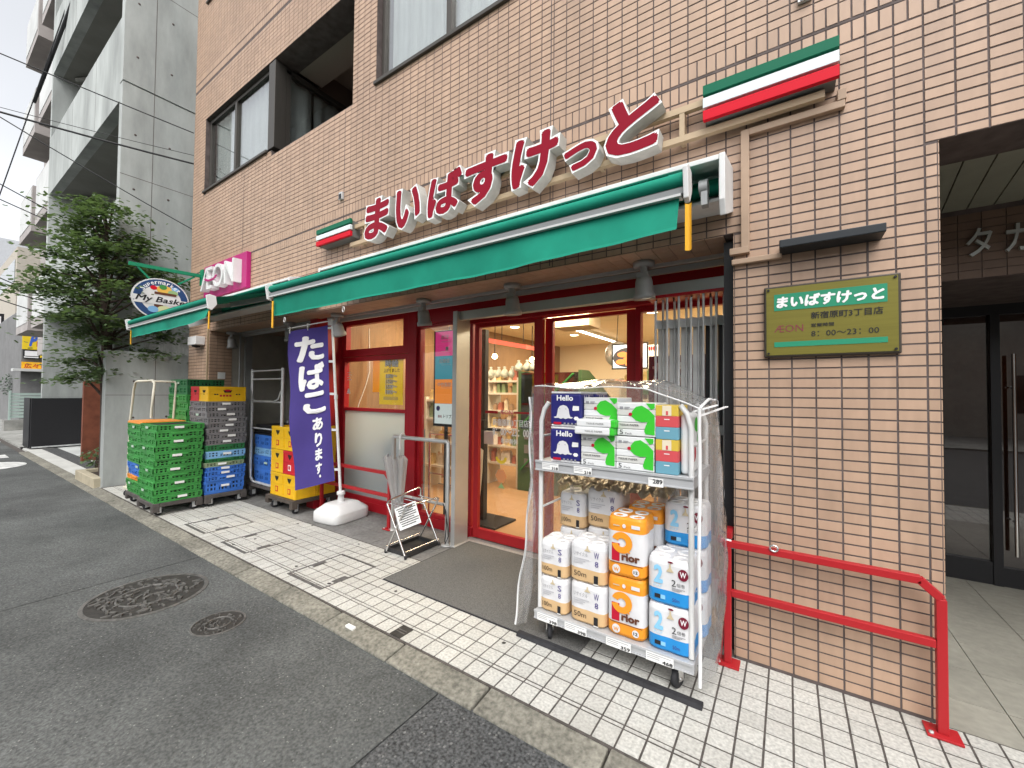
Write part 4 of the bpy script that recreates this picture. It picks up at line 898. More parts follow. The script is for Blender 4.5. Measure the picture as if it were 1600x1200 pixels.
for x, z, l_ in ((-3.91, 3.49, 'tiny dark vent outlet in the tiles left of the letters'), (.085, 3.485, 'tiny dark outlet in the tiles at the top right')):
    t = thing('vent_outlet', l_, 'vent', (x, FY, z)); BX(x-.03, x+.03, 2.525, 2.546, z-.035, z+.04).build('frame', M_galv, t); BX(x-.02, x+.015, 2.52, 2.5245, z-.03, z+.02).build('opening', M_black, t)
t = thing('pier_notice', 'small white notice on the dark tiled return in the storage bay', 'notice', (-7.19, 2.7, 1.6)); BX(-7.192, -7.186, 2.66, 2.76, 1.60, 1.70).build('sheet', M_tag, t)
# ================================================================== red pipe fences
def fence(name, label, x0, x1, y, h, y_in=0):
    t = thing(name, label, 'railing', (x0, y, 0)); w = .034; ch = .06
    fr = MB().box(x0-w/2, x0+w/2, y-w/2, y+w/2, .012, h-w/2).box(x1-w/2, x1+w/2, y-w/2, y+w/2, .012, h-ch-w*.1).bar((x0-w/2, y, h), (x1-ch, y, h), w).bar((x1-ch-.006, y, h+.001), (x1, y, h-ch-.002), w)
    fr.build('frame', M_red, t, bevel=.003)
    MB().box(x0+w/2, x1-w/2, y-w/2+.002, y+w/2-.002, h*.595-w/2, h*.595+w/2).build('rail', M_red, t, bevel=.003)
    for x in (x0, x1): 
        f = BX(x-.055, x+.055, y-.045, y+.045, .002, .012).build('foot_plate', M_red, t, bevel=.002)
        MB().lathe([(.008, .012), (.008, .02), (0, .02)], (x-.04, y-.03, 0), 8).build('bolt', M_steel, f)
    return t
t = fence('railing', 'red pipe railing standing before the tiled pillar', -.268, .535, 2.475, .632)
MB().tube([(-.30, 2.475, .645), (-.25, 2.475, .645)], .014, 10).box(-.26, -.235, 2.465, 2.485, .61, .64).build('clamp', M_chrome, t)
MB().tube([(-.06+.018*math.cos(a*.8), 2.455, .655+.016*math.sin(a*.8)) for a in range(8)], .005, 6, closed=True).build('ring', M_chrome, t)
MB().box(-.285, -.251, 2.49, 2.62, .648, .685).build('return_bar', M_red, t)
fence('railing', 'red pipe railing standing before the frosted left shop window', -4.66, -3.43, 2.84, .575)
# ================================================================== folding gate by the pillar
t = thing('folding_gate', 'folded grey metal accordion gate stacked beside the tiled pillar', 'gate', (-.5, 2.88, 0))
for i in range(13):
    x = -.745+.0375*i; y = 2.86+(.05 if i % 2 else 0)
    MB().tube([(x, y, .04), (x, y, 2.06+.02*(i % 3))], .0085, 7).build('upright', M_galv, t)
sl_ = MB()
for i in range(12):
    x = -.745+.0375*i; y = 2.86+(.05 if i % 2 else 0); y2 = 2.86+(.05 if (i+1) % 2 else 0)
    if True: BX(x+.002, x+.034, 2.915, 2.92, .1, 1.92).build('slat', M_galv if i < 8 else (M_alu if i % 2 else M_black), t)
    for z in (1.90, 1.2, .5): MB().bar((x, y, z), (x+.0375, y2, z), .006, .06).build('link', M_galv, t)

MB().box(-.80, -.25, 2.84, 2.98, 2.075, 2.095).build('top_track', M_dred, t)
for i in range(12): 
    x = -.745+.0375*i
    if i % 3 == 0: MB().tube([(x, 2.885, 2.05), (x, 2.885, 2.10)], .006, 6).build('hanger', M_bronze, t)
MB().box(-.30, -.245, 2.62, 2.97, .005, 2.30).build('dark_post', M_black, t)
t = tag(BX(-.40, -.32, 2.62, 2.78, .21, .37).build('lock_box', M_galv, loc=(-.36, 2.7, .2), bevel=.004), 'grey metal box low beside the red railing post', 'box')
# black threshold strip under the cart & door mat
tag(MB().prism([(0, 0), (.045, 0), (.04, .018), (.008, .02)], (-1.325, 2.035, .001), (0, 1, 0), (0, 0, 1), (1.0, 0, 0)).build('rubber_strip', M_rubber, loc=(-.8, 2.05, 0)), 'long black rubber strip lying on the tiles before the cart', 'strip')
M_matm = mat('mat_fibre', (.12, .118, .112), .95, var=.45, scale=220, bump=.8, bscale=260)
t = thing('door_mat', 'large dark grey fibre mat before the sliding doors', 'mat', (-1.7, 2.6, 0))
BX(-2.545, -.95, 2.07, 3.13, .0, .007).build('pile', M_matm, t, bevel=.003)
MB().box(-2.552, -2.546, 2.063, 3.13, 0, .006).box(-2.546, -.95, 2.063, 2.069, 0, .006).build('edge', M_rubber, t)
BX(-2.6, -.26, 3.05, 3.14, -.001, .009).build('threshold', mat('granite', (.33, .32, .3), .6, var=.2, scale=80), bld)
# ================================================================== display cart
CX0, CX1, CY0, CY1 = -1.225, -.372, 2.10, 2.56
cart = thing('roll_cart', 'white steel display cart on casters loaded with paper goods before the shop doors', 'cart', (-.8, 2.33, 0))
for y in (CY0+.02, CY1-.02):
    for x in (CX0+.012, CX1-.012):
        MB().tube([(x, y, .17), (x, y, 1.26), (x+(.02 if x < -.8 else -.02), y, 1.33), (x+(.05 if x < -.8 else -.05), y, 1.37)], .0135, 10).build('post', M_white, cart)
for x in (CX0+.012, CX1-.012):
    MB().tube([(x, CY0+.02, .75), (x, CY1-.02, .75)], .007, 6).tube([(x, CY0+.02, .45), (x, CY1-.02, .45)], .007, 6).tube([(x, CY0+.02, 1.17), (x, CY1-.02, 1.17)], .007, 6).build('side_bar', M_white, cart)
M_shg = mat('shelf_grey', (.5, .51, .52), .4, .3, var=.05)
def tray(z, h, name):
    o = MB().box(CX0-.005, CX1+.005, CY0-.012, CY1+.005, z-.012, z).box(CX0-.005, CX1+.005, CY0-.018, CY0-.012, z-h, z+.004).box(CX0-.005, CX0, CY0-.012, CY1, z-h, z-.012).box(CX1, CX1+.005, CY0-.012, CY1, z-h, z-.012)
    o.box(CX0-.005, CX1+.005, CY0-.024, CY0-.018, z-.010, z+.004).box(CX0-.005, CX1+.005, CY0-.024, CY0-.018, z-h, z-h+.008)
    o = o.build(name, M_shg, cart, bevel=.0015)
    return o
dk = tray(.163, .045, 'deck'); ts = tray(1.028, .055, 'shelf')
MB().box(CX0, CX1, CY0+.02, CY1-.02, .118, .149).build('base_frame', M_galv, cart)
def tagcard(x, z, num, par, big=False, w=.105, h=.038):
    y = CY0-.0255
    o = BX(x, x+w, y, y+.001, z, z+h).build('price_tag', M_tag, par)
    put('print', [TX(num, (x+w*.60, x+w*.97, z+h*.08, z+h*.48) if not big else (x+w*.3, x+w*.95, z+h*.35, z+h*.85), (0, y-.0008, 0), FR_FRONT, M_ink, offset=.03)]+[RC((x+w*.04, x+w*(.5 if i else .9), z+h*(.8-.22*i), z+h*(.86-.22*i)), (0, y-.0008, 0), FR_FRONT, M_grey_ink) for i in range(3 if not big else 1)], o)
tagcard(-1.18, .985, '318', ts); tagcard(-.98, .985, '218', ts); tagcard(-.575, .968, '289', ts, True, .072, .042)
for x, s_ in ((-1.205, '398'), (-1.03, '398'), (-.79, '359'), (-.585, '468')): tagcard(x, .118, s_, dk, w=.13, h=.042)
for x, a in ((-1.155, .5), (-.45, -.35)):
    for y in (2.135, 2.50):
        M = Matrix.Translation((x, y, .047)) @ Matrix.Rotation(a, 4, 'Z')
        fk = MB()
        fk.box(-.02, -.016, -.02, .02, -.01, .06, M=M).box(.016, .02, -.02, .02, -.01, .06, M=M).box(-.022, .022, -.028, .028, .058, .071, M=M).lathe([(.0, -.021), (.01, -.021), (.01, .021), (0, .021)], n=10, axis='X', M=M)
        fo = fk.build('caster', M_chrome, cart)
        MB().lathe([(.0, -.013), (.030, -.013), (.046, -.009), (.046, .009), (.030, .013), (0, .013)], n=22, axis='X', M=M).build('wheel', M_rubber, fo)
# --- packs
M_film = glass('bag_film', (.96, .96, .95), 1.5, haze=.12, rough=.12, bump=.5, bscale=25)
M_pw = mat('pack_white', (.67, .67, .68), .35, var=.03, scale=12, bump=.5, bscale=26); M_ptan = mat('pack_tan', (.62, .42, .22), .38, bump=.5, bscale=26)
M_por = mat('pack_orange', (.80, .30, .025), .35, bump=.5, bscale=26); M_pbl = mat('pack_blue', (.025, .26, .62), .35, bump=.5, bscale=26)
M_lbl = mat('ink_lightblue', (.25, .55, .78), .5); M_mar = mat('ink_maroon', (.17, .01, .03), .5); M_tanl = mat('pack_logo', (.55, .46, .30), .5)
M_roll = mat('tissue_roll', (.84, .84, .83), .85, bump=.4, bscale=60); M_core = mat('roll_core', (.30, .26, .2), .9)
M_prr = mat('ink_red', (.45, .008, .03), .5)
def bag(w, d, h, bands, n=40, seed=0, k=.35):
    """rounded toilet-roll pack; bands = [(z fraction, material index)]"""
    r_ = random.Random(seed); B = MB()
    zs = sorted({0, .02, .06, .5, .88, .96, 1, *[b[0] for b in bands], *[min(1, b[0]+.001) for b in bands if b[0] > 0]})
    rings = []
    for z in zs:
        ins = .12*(1-min(1, z/.06))**2 if z < .06 else (.10*((z-.88)/.12)**2 if z > .88 else 0)
        ring = []
        for i in range(n):
            a = 2*math.pi*i/n; c, s = math.cos(a), math.sin(a)
            p = 5.5; rr = 1/((abs(c)**p+abs(s)**p)**(1/p)); rr *= 1-.035*math.exp(-((abs(c)-0)/.22)**2)-.035*math.exp(-((abs(s)-0)/.22)**2)
            rr *= 1-ins+r_.uniform(-.006, .006)
            ring.append((w/2*rr*c, d/2*rr*s, z*h))
        rings.append(ring)
    vs = [p for r in rings for p in r]
    def mi(z):
        m = 0
        for b in bands:
            if z >= b[0]-1e-6: m = b[1]
        return m
    for j in range(len(zs)-1):
        B.add(rings[j]+rings[j+1], [(i, (i+1) % n, n+(i+1) % n, n+i) for i in range(n)], mi((zs[j]+zs[j+1])/2), True)
    B.add(rings[0], [tuple(range(n))[::-1]], mi(0)); 
    B.add([(0, 0, h*.985)]+rings[-1], [(0, 1+i, 1+(i+1) % n) for i in range(n)], mi(1), True)
    return B
def roll_tops(w, d, h, nx, ny, par):
    B = MB(); r = min(w/nx, d/ny)/2*.93
    for i in range(nx):
        for j in range(ny):
            c = (-w/2+w*(i+.5)/nx, -d/2+d*(j+.5)/ny, h)
            B.lathe([(r*.97, -.02), (r, -.006), (r*.93, .004), (r*.42, .004), (r*.36, -.004)], c, 18, 0)
            B.lathe([(r*.36, -.004), (0, -.004)], c, 14, 1)
    return B.build('rolls', [M_roll, M_core], par)
def small(rect, y, n=3, m=None):
    u0, u1, v0, v1 = rect; return [RC((u0, u1-(u1-u0)*(.0, .25, .4)[i % 3], v1-(v1-v0)*(i+.6)/n, v1-(v1-v0)*i/n), (0, y, 0), FR_FRONT, m or M_grey_ink) for i in range(n)]
def conform(t, w, d, p=5.5):
    for o in t.children:
        if o.name.startswith('print'):
            for v in o.data.vertices:
                v.co.x = v.co.x*.85+.03*w
def pack_recycle(kind, label):
    w, d, h = (.178, .20, .198) if kind == 'S8' else (.214, .21, .215)
    t = thing('toilet_paper_pack', label, 'toilet paper'); bag(w, d, h, [(0, 1), (.36, 0)], seed=1).build('film', [M_pw, M_ptan], t); roll_tops(w*.92, d*.92, h*.985, 2, 2, t)
    y = -d/2-.0035
    put('print', [TX('リサイクル', (-w*.45, w*.0, h*.68, h*.78), (0, y, 0), FR_FRONT, M_grey_ink, shear=.15), TX(kind[0], (w*.2, w*.36, h*.68, h*.84), (0, y, 0), FR_FRONT, M_purple), TX('8', (w*.23, w*.34, h*.48, h*.62), (0, y, 0), FR_FRONT, M_purple),
                  TX('100m' if kind == 'S8' else '50m', (-w*.44, -w*.04, h*.16, h*.29), (0, y, 0), FR_FRONT, M_ink), RC((w*.2, w*.33, h*.06, h*.26), (0, y, 0), FR_FRONT, M_ink), RC((w*.19, w*.34, h*.03, h*.055), (0, y, 0), FR_FRONT, M_tag),
                  SH([[(0, 0), (1, 0), (.62, .5), (.58, 1), (.42, 1), (.38, .5)]], (-w*.12, w*.1, h*.82, h*.96), (0, y+.001, 0), FR_FRONT, M_tanl)] + small((-w*.45, w*.05, h*.42, h*.62), y, 4, mat('faint', (.5, .5, .52), .6))[:3], t)
    conform(t, w, d); return t
def pack_prior(label):
    w, d, h = .205, .21, .305
    t = thing('toilet_paper_pack', label, 'toilet paper'); bag(w, d, h, [(0, 1), (.235, 0), (.76, 1)], seed=2).build('film', [M_pw, M_por], t); roll_tops(w*.94, d*.94, h*.985, 2, 2, t)
    y = -d/2-.0035; f = lambda k: (0, y-k*.0008, 0)
    P = [(-.1, 0), (-.1, 0)]
    ring = ellipse(0, 0, 1, 1, 26, 160, -168); inner = ellipse(0, 0, .40, .40, 20, -168, 160)
    put('print', [SH([ring+inner], (-w*.44, w*.18, h*.40, h*.76), f(1), FR_FRONT, M_por), RC((-w*.44, -w*.2, h*.26, h*.56), f(0), FR_FRONT, M_prr),
                  TX('rior', (-w*.14, w*.40, h*.285, h*.415), f(2), FR_FRONT, M_brown, offset=.05), RC((-w*.48, w*.48, h*.228, h*.24), f(0), FR_FRONT, M_brown), SH([ellipse(0, 0, 1, 1)], (-w*.42, -w*.18, h*.05, h*.20), f(0), FR_FRONT, M_pw), TX('W', (-w*.38, -w*.22, h*.08, h*.15), f(1), FR_FRONT, M_por, offset=.03),
                  SH([ellipse(0, 0, 1, 1)], (w*.18, w*.38, h*.07, h*.19), f(0), FR_FRONT, M_pw), TX('12', (w*.22, w*.34, h*.105, h*.155), f(1), FR_FRONT, M_ink, offset=.03), RC((w*.15, w*.4, h*.84, h*.9), f(0), FR_FRONT, M_pw), RC((-w*.4, -w*.2, h*.85, h*.87), f(0), FR_FRONT, M_tanl), SH([ellipse(0, 0, 1, 1)], (-w*.12, -w*.02, h*.83, h*.9), f(0), FR_FRONT, M_pw), SH([ellipse(0, 0, 1, 1, 5)], (w*.06, w*.12, h*.42, h*.45), f(2), FR_FRONT, M_por)], t)
    conform(t, w, d); return t
def pack_pulp(label):
    w, d, h = .215, .21, .222
    t = thing('toilet_paper_pack', label, 'toilet paper'); bag(w, d, h, [(0, 1), (.33, 0)], seed=3).build('film', [M_pw, M_pbl], t); roll_tops(w*.94, d*.94, h*.985, 2, 2, t)
    y = -d/2-.0035; f = lambda k: (0, y-k*.0008, 0)
    put('print', [TX('2', (-w*.42, -w*.18, h*.46, h*.86), f(0), FR_FRONT, M_lbl, offset=.045), TX('PULP', (-w*.42, -w*.2, h*.37, h*.43), f(0), FR_FRONT, M_lbl, offset=-.01), SH([ellipse(0, 0, 1, 1)], (w*.2, w*.46, h*.62, h*.87), f(0), FR_FRONT, M_mar), TX('W', (w*.25, w*.41, h*.69, h*.81), f(1), FR_FRONT, M_wink, offset=.02),
                  TX('2', (w*.04, w*.15, h*.46, h*.6), f(0), FR_FRONT, M_ink, offset=.0), TX('倍巻', (w*.17, w*.38, h*.47, h*.55), f(0), FR_FRONT, M_ink), TX('50m', (w*.06, w*.24, h*.13, h*.21), f(0), FR_FRONT, M_purple), RC((-w*.4, -w*.25, h*.13, h*.22), f(0), FR_FRONT, M_ink), RC((-w*.24, -w*.12, h*.13, h*.22), f(0), FR_FRONT, M_lbl),
                  SH([[(0, 0), (1, 0), (.62, .5), (.58, 1), (.42, 1), (.38, .5)]], (-w*.1, w*.1, h*.75, h*.93), (0, y+.001, 0), FR_FRONT, M_tanl), SH([ellipse(0, 0, 1, 1)], (-w*.06, w*.08, h*.94, h*.985), f(0), FR_FRONT, M_mar)]+small((w*.05, w*.38, h*.36, h*.43), y, 3, M_grey_ink), t)
    conform(t, w, d); return t
def stack(proto, cols):
    for i, (loc, label, rz) in enumerate(cols):
        o = proto if i == 0 else copy_tree(proto); o.location = loc; o.rotation_euler.z = rz; o['label'] = label
        if 'back row' in label and '100 metre' in label or 'back row' in label and '50 metre' in label: o.scale.z = 1.05; o.location.z = .165+(o.location.z-.165)*1.05
G_ = 'toilet paper packs on the cart'
a = pack_recycle('S8', 'x'); a['group'] = G_; zb = .165
stack(a, [((-1.125, 2.205, zb), 'white and tan 100 metre roll pack at the lower left front corner of the cart', .0), ((-1.127, 2.205, zb+.203), 'white and tan 100 metre roll pack, upper one of the left front pair', .02)] +
      [((-1.112, 2.42, zb+.205*k), 'white and tan 100 metre roll pack in the back row, ' + ('bottom', 'middle', 'top')[k] + ' of the left stack', 0) for k in range(3)])
a = pack_recycle('W8', 'x'); a['group'] = G_
stack(a, [((-.912, 2.21, zb), 'white and tan 50 metre roll pack at the bottom beside the orange packs', -.01), ((-.915, 2.21, zb+.22), 'white and tan 50 metre roll pack, upper one beside the orange packs', .01)] +
      [((-.905, 2.42, zb+.222*k), 'white and tan 50 metre roll pack in the back row, ' + ('bottom', 'middle', 'top')[k] + ' of its stack', 0) for k in range(3)])
a = pack_prior('x'); a['group'] = G_
stack(a, [((-.70, 2.21, zb), 'orange twelve roll pack, lower one of the front pair', .0), ((-.70, 2.205, zb+.31), 'orange twelve roll pack, upper one of the front pair', .015), ((-.672, 2.43, zb), 'orange roll pack in the back row, lower one', 0), ((-.672, 2.43, zb+.31), 'orange roll pack in the back row, upper one', .02)])
a = pack_pulp('x'); a['group'] = G_
stack(a, [((-.483, 2.21, zb), 'white and blue double length roll pack at the lower right front corner', .0), ((-.483, 2.21, zb+.226), 'white and blue double length roll pack, upper one at the right front', -.015)] +
      [((-.455, 2.42, zb+.226*k), 'white and blue double length roll pack in the back row, ' + ('bottom', 'middle', 'top')[k] + ' of its stack', 0) for k in range(3)])
# golden foil wrap on the back row
M_foil = mat('gold_foil', (.50, .42, .30), .3, .25, bump=1, bscale=30)
def foil(u, v):
    x = -1.20+.66*u; y = 2.30+.23*v
    return (x, y-.03*(1-v)*math.sin(u*50), .862+.03*v+.009*math.sin(u*40+v*7)*math.sin(v*9+u*5)+.007*math.sin(u*83+v*5)+.005*math.sin(v*31+u*60))
tag(MB().grid(foil, 90, 16).build('foil_wrap', M_foil, loc=(-.8, 2.4, .86)), 'crumpled gold tinted film over the back row of roll packs', 'film wrap')
# top shelf -------------------------------------------------------------
M_hn = mat('pack_navy', (.022, .022, .15), .35, bump=.4, bscale=20); ZS = 1.030
GHOST = [(-1, .0), (-.72, .1), (-.62, .5), (-.55, 1.15), (-.35, 1.55), (0, 1.7), (.35, 1.55), (.55, 1.15), (.62, .5), (.72, .1), (1, .0), (.85, -.16), (.5, -.10), (.25, -.25), (0, -.12), (-.25, -.25), (-.5, -.10), (-.85, -.16)]
def hello_face(u0, u1, h, o, fr):
    w = u1-u0; f = lambda k: Vector(o)+fr[0].cross(fr[1])*(.0008*k)
    return [TX('Hello', (u0+w*.22, u0+w*.76, h*.74, h*.90), f(1), fr, M_wink, offset=.03), SH([GHOST], (u0+w*.12, u0+w*.76, h*.22, h*.62), f(1), fr, M_pw), SH([[(0, .2), (.1, 0), (1, .1), (1, .95), (.1, 1)]], (u0+w*.74, u0+w*.95, h*.46, h*.60), f(2), fr, M_tag),
            RC((u0+w*.12, u0+w*.38, h*.06, h*.13), f(1), fr, M_prr), SH([ellipse(0, 0, 1, 1, 6)], (u0+w*.78, u0+w*.95, h*.2, h*.3), f(2), fr, M_tag)] + [RC((u0+w*(.46+.12*i), u0+w*(.52+.12*i), h*.06, h*.12), f(1), fr, M_grey_ink) for i in range(4)] + [RC((u0+w*.3, u0+w*.34, h*.5, h*.515), f(2), fr, M_grey_ink), RC((u0+w*.5, u0+w*.54, h*.5, h*.515), f(2), fr, M_grey_ink)]
def hello(label):
    w, d, h = .19, .20, .20
    t = thing('kitchen_roll_pack', label, 'kitchen paper', group='navy kitchen roll packs')
    BX(-w/2, w/2, -d/2, d/2, .012, h-.012).build('film', M_hn, t, bevel=.012, seg=3); BX(-w/2+.004, w/2-.004, -d/2+.004, d/2-.004, 0, .012).build('white_edge', M_pw, t, bevel=.005)
    MB().box(-w/2+.003, w/2-.003, -d/2+.003, d/2-.003, h-.012, h+.0).build('white_edge', M_pw, t, bevel=.005)
    put('print', hello_face(-w/2, w/2, h, (0, -d/2-.0012, 0), FR_FRONT)+hello_face(-d/2, d/2, h, (w/2+.0012, 0, 0), FR_RIGHT), t)
    return t
a = hello('x')
stack(a, [((-1.052, 2.205, ZS), 'navy roll pack with a white ghost, lower one at the left of the top shelf', 0), ((-1.052, 2.205, ZS+.203), 'navy roll pack with a white ghost, upper one at the left of the top shelf', .02), ((-1.05, 2.43, ZS), 'navy roll pack behind the front pair, lower one', 0), ((-1.05, 2.43, ZS+.203), 'navy roll pack behind the front pair, upper one', 0)])
M_leaf = mat('pack_leaf_green', (.045, .50, .035), .4); M_tis = mat('tissue_white', (.72, .73, .73), .38, bump=.4, bscale=16); M_tisg = mat('tissue_grey', (.60, .60, .57), .4)
LEAFA = [(0, .62), (.04, .80), (.2, .95), (.45, 1), (.75, .86), (1, .66), (1, .0), (.62, .02), (.56, .12), (.62, .30), (.7, .44), (.45, .42), (.2, .48)]
def tissue(label, lying=False):
    w, d, h = .196, .24, .172
    t = thing('tissue_pack', label, 'tissue paper', group='tissue packs on the top shelf')
    for k in range(5): BX(-w/2, w/2, -d/2, d/2, h*k/5+.0005, h*(k+1)/5-.0005).build('tissue_box', M_tisg if k in (1, 3) else M_tis, t, bevel=.004)
    y = -d/2-.0025; f = lambda k: (0, y-.0008*k, 0)
    put('print', [SH([LEAFA], (-w*.12, w*.485, h*.06, h*.92), f(0), FR_FRONT, M_leaf), SH([[(0, 1), (1, 1), (1, .3), (.6, 0)]], (w*.26, w*.485, h*.80, h*.985), f(0), FR_FRONT, M_leaf), SH([ellipse(0, 0, 1, 1, 14)], (-w*.19, -w*.09, h*.60, h*.70), f(1), FR_FRONT, M_prr),
                  TX('TISSUE PAPER', (-w*.44, w*.08, h*.30, h*.355), f(0), FR_FRONT, M_ink, offset=.01), RC((-w*.43, -w*.34, h*.80, h*.88), f(0), FR_FRONT, M_grey_ink), RC((-w*.3, -w*.16, h*.845, h*.87), f(0), FR_FRONT, M_grey_ink), RC((-w*.3, -w*.19, h*.805, h*.825), f(0), FR_FRONT, M_grey_ink)] +
        ([TX('5', (-w*.43, -w*.34, h*.04, h*.18), f(0), FR_FRONT, M_ink), TX('Pack', (-w*.28, -w*.1, h*.05, h*.10), f(0), FR_FRONT, M_ink)]), t)
    return t
a = tissue('x')
stack(a, [((-.853, 2.225, ZS), 'white tissue pack with green print, lower left one', 0), ((-.653, 2.225, ZS), 'white tissue pack with green print, lower right one', 0), ((-.648, 2.225, ZS+.176), 'white tissue pack with green print, upper one at the right', .01), ((-.853, 2.26, ZS+.20), 'white tissue pack with green print, upper one behind the lying packs', 0)])
def flat(label):
    t = thing('tissue_pack', label, 'tissue paper', group='lying tissue packs')
    BX(-.11, .11, -.06, .06, 0, .04).build('tissue_box', M_tis, t, bevel=.008); BX(.085, .112, -.061, .061, .0, .041).build('green_end', M_leaf, t, bevel=.006)
    put('print', [TX('TISSUE PAPER', (-.05, .05, .014, .023), (0, -.0615, 0), FR_FRONT, M_ink)], t); return t
a = flat('x'); stack(a, [((-.86, 2.115, ZS+.173), 'thin white tissue pack lying across the shelf front, lower one', .03), ((-.85, 2.12, ZS+.214), 'thin white tissue pack lying across the shelf front, upper one', -.03)])
M_bg = mat('box_gold', (.62, .44, .06), .45); M_bc = mat('box_cream', (.72, .64, .48), .5); M_br = mat('box_red', (.58, .08, .09), .45); M_bb = mat('box_blue', (.14, .33, .42), .45)
def cbox(label):
    t = thing('tissue_carton', label, 'carton', group='coloured cartons at the shelf end'); w = .108
    for m_, n_, z0, z1 in ((M_bb, 'blue_carton', 0, .06), (M_br, 'red_carton', .0605, .115), (M_bg, 'gold_carton', .1155, .168)): BX(-w/2, w/2, -.11, .11, z0, z1).build(n_, m_, t, bevel=.002)
    put('print', [RC((-w*.2, w*.2, .117, .167), (0, -.1115, 0), FR_FRONT, M_bc), RC((-.004, .006, .12, .14), (0, -.1122, 0), FR_FRONT, M_br), TX('Kimi', (-w*.12, w*.12, .095, .103), (0, -.1112, 0), FR_FRONT, M_wink)][:2]+[RC((-w*.12, w*.12, .097, .101), (0, -.1112, 0), FR_FRONT, M_wink), RC((-w*.12, w*.12, .04, .045), (0, -.1112, 0), FR_FRONT, M_wink)], t); return t
a = cbox('x'); stack(a, [((-.494, 2.215, ZS), 'gold, red and blue carton stack, lower one at the shelf end', 0), ((-.494, 2.215, ZS+.17), 'gold, red and blue carton stack, upper one at the shelf end', 0)])
t = thing('tissue_pack', 'soft white tissue pack with pink seal standing at the right end of the top shelf', 'tissue paper', (-.408, 2.24, ZS))
BX(-.437, -.385, 2.13, 2.33, ZS, ZS+.30).build('film', M_tis, t, bevel=.02, seg=3); put('print', [SH([ellipse(0, 0, 1, 1)], (2.15, 2.24, ZS+.06, ZS+.14), (-.3835, 0, 0), FR_RIGHT, M_prr), SH([LEAFA], (2.2, 2.32, ZS+.15, ZS+.28), (-.3835, 0, 0), FR_RIGHT, M_leaf)], t)
# clear rain cover -------------------------------------------------------------
M_cov = glass('clear_vinyl', (.93, .94, .95), 1.5, haze=.21, rough=.07, bump=.6, bscale=3.5, boost=.06, hazecol=(.86, .87, .88))
M_pipe = mat('white_piping', (.74, .74, .74), .4)
cov = thing('rain_cover', 'clear vinyl rain cover with white piping draped over the loaded cart', 'cover', (-.8, 2.33, .1))
X0c, X1c, Y0c, Y1c = -1.245, -.362, 2.065, 2.60
def wr(u, v, s=0): return .007*math.sin(u*9+v*4+s)+.003*math.sin(v*13-u*5+s*2)
def topf(u, v):
    x = X0c+(X1c-X0c+.02)*u; y = Y0c+.03+(Y1c-Y0c-.03)*v
    z = 1.455+.06*math.sin(math.pi*u)*.7*v+.03*math.sin(math.pi*v)-.11*max(0, u-.72)/.28*(1-.4*v)+wr(u*1.5, v, 1)*.9
    return (x, y, z)
MB().grid(topf, 34, 14).build('top_sheet', M_cov, cov)
def sidef(u, v):
    z0 = topf(1, u)[2]; z = z0+(.07-z0)*v
    x = X1c+.02+.085*math.sin(min(1, u*1.25)*math.pi*.9)*(.35+.65*math.sin(v*math.pi*.85))+wr(u*2, v*3, 4)*(.15+1.2*u)
    return (x, Y0c+.02+(Y1c-Y0c-.0)*u+.01*math.sin(v*9), z)
MB().grid(sidef, 18, 44).build('side_sheet', M_cov, cov)
def leftf(u, v):
    z0 = topf(0, u)[2]; return (X0c-.02-.05*v*v+wr(u*2, v*3, 2), Y0c+.02+(Y1c-Y0c)*u, z0+(.08-z0)*v)
MB().grid(leftf, 12, 36).build('side_sheet', M_cov, cov)
MB().grid(lambda u, v: (X0c+(X1c-X0c)*u, Y1c+wr(u*2, v*2, 3), topf(u, 1)[2]+(.1-topf(u, 1)[2])*v), 24, 30).build('back_sheet', M_cov, cov)
# rolled back front flap at the left, strip edge at the right
def flapf(u, v):
    z = 1.40+(.07-1.40)*v; xx = X0c-.012-.105*max(0, v-.35)**1.3*1.3
    return (xx-.0+.055*u*(.3+v)+.008*math.sin(v*21+u*3), Y0c-.01+.025*math.sin(u*5+v*4), z)
MB().grid(flapf, 6, 40).build('front_flap', M_cov, cov)
MB().tube([tuple(Vector(flapf(0, k/24))+Vector((0, -.004, 0))) for k in range(25)], .006, 7).build('piping', M_pipe, cov)
MB().tube([tuple(Vector(sidef(0, k/30))+Vector((0, -.004, 0))) for k in range(31)], .0085, 7).build('piping', M_pipe, cov)
MB().tube([tuple(Vector(topf(k/30, 0))+Vector((0, 0, .002))) for k in range(31)], .0035, 7).build('piping', M_pipe, cov)
MB().tube([tuple(Vector(topf(1, k/14))+Vector((0, 0, .003))) for k in range(15)], .0075, 7).build('piping', M_pipe, cov)
MB().tube([tuple(Vector(sidef(1, k/30))) for k in range(14)], .0075, 7).build('piping', M_pipe, cov)
p0 = Vector(topf(1, 0))
MB().bar(p0+Vector((-.03, -.005, -.012)), p0+Vector((.06, .10, .02)), .014, .006).bar(p0+Vector((.0, .0, -.03)), p0+Vector((.085, .26, .01)), .012, .006).build('strap', M_pipe, cov)
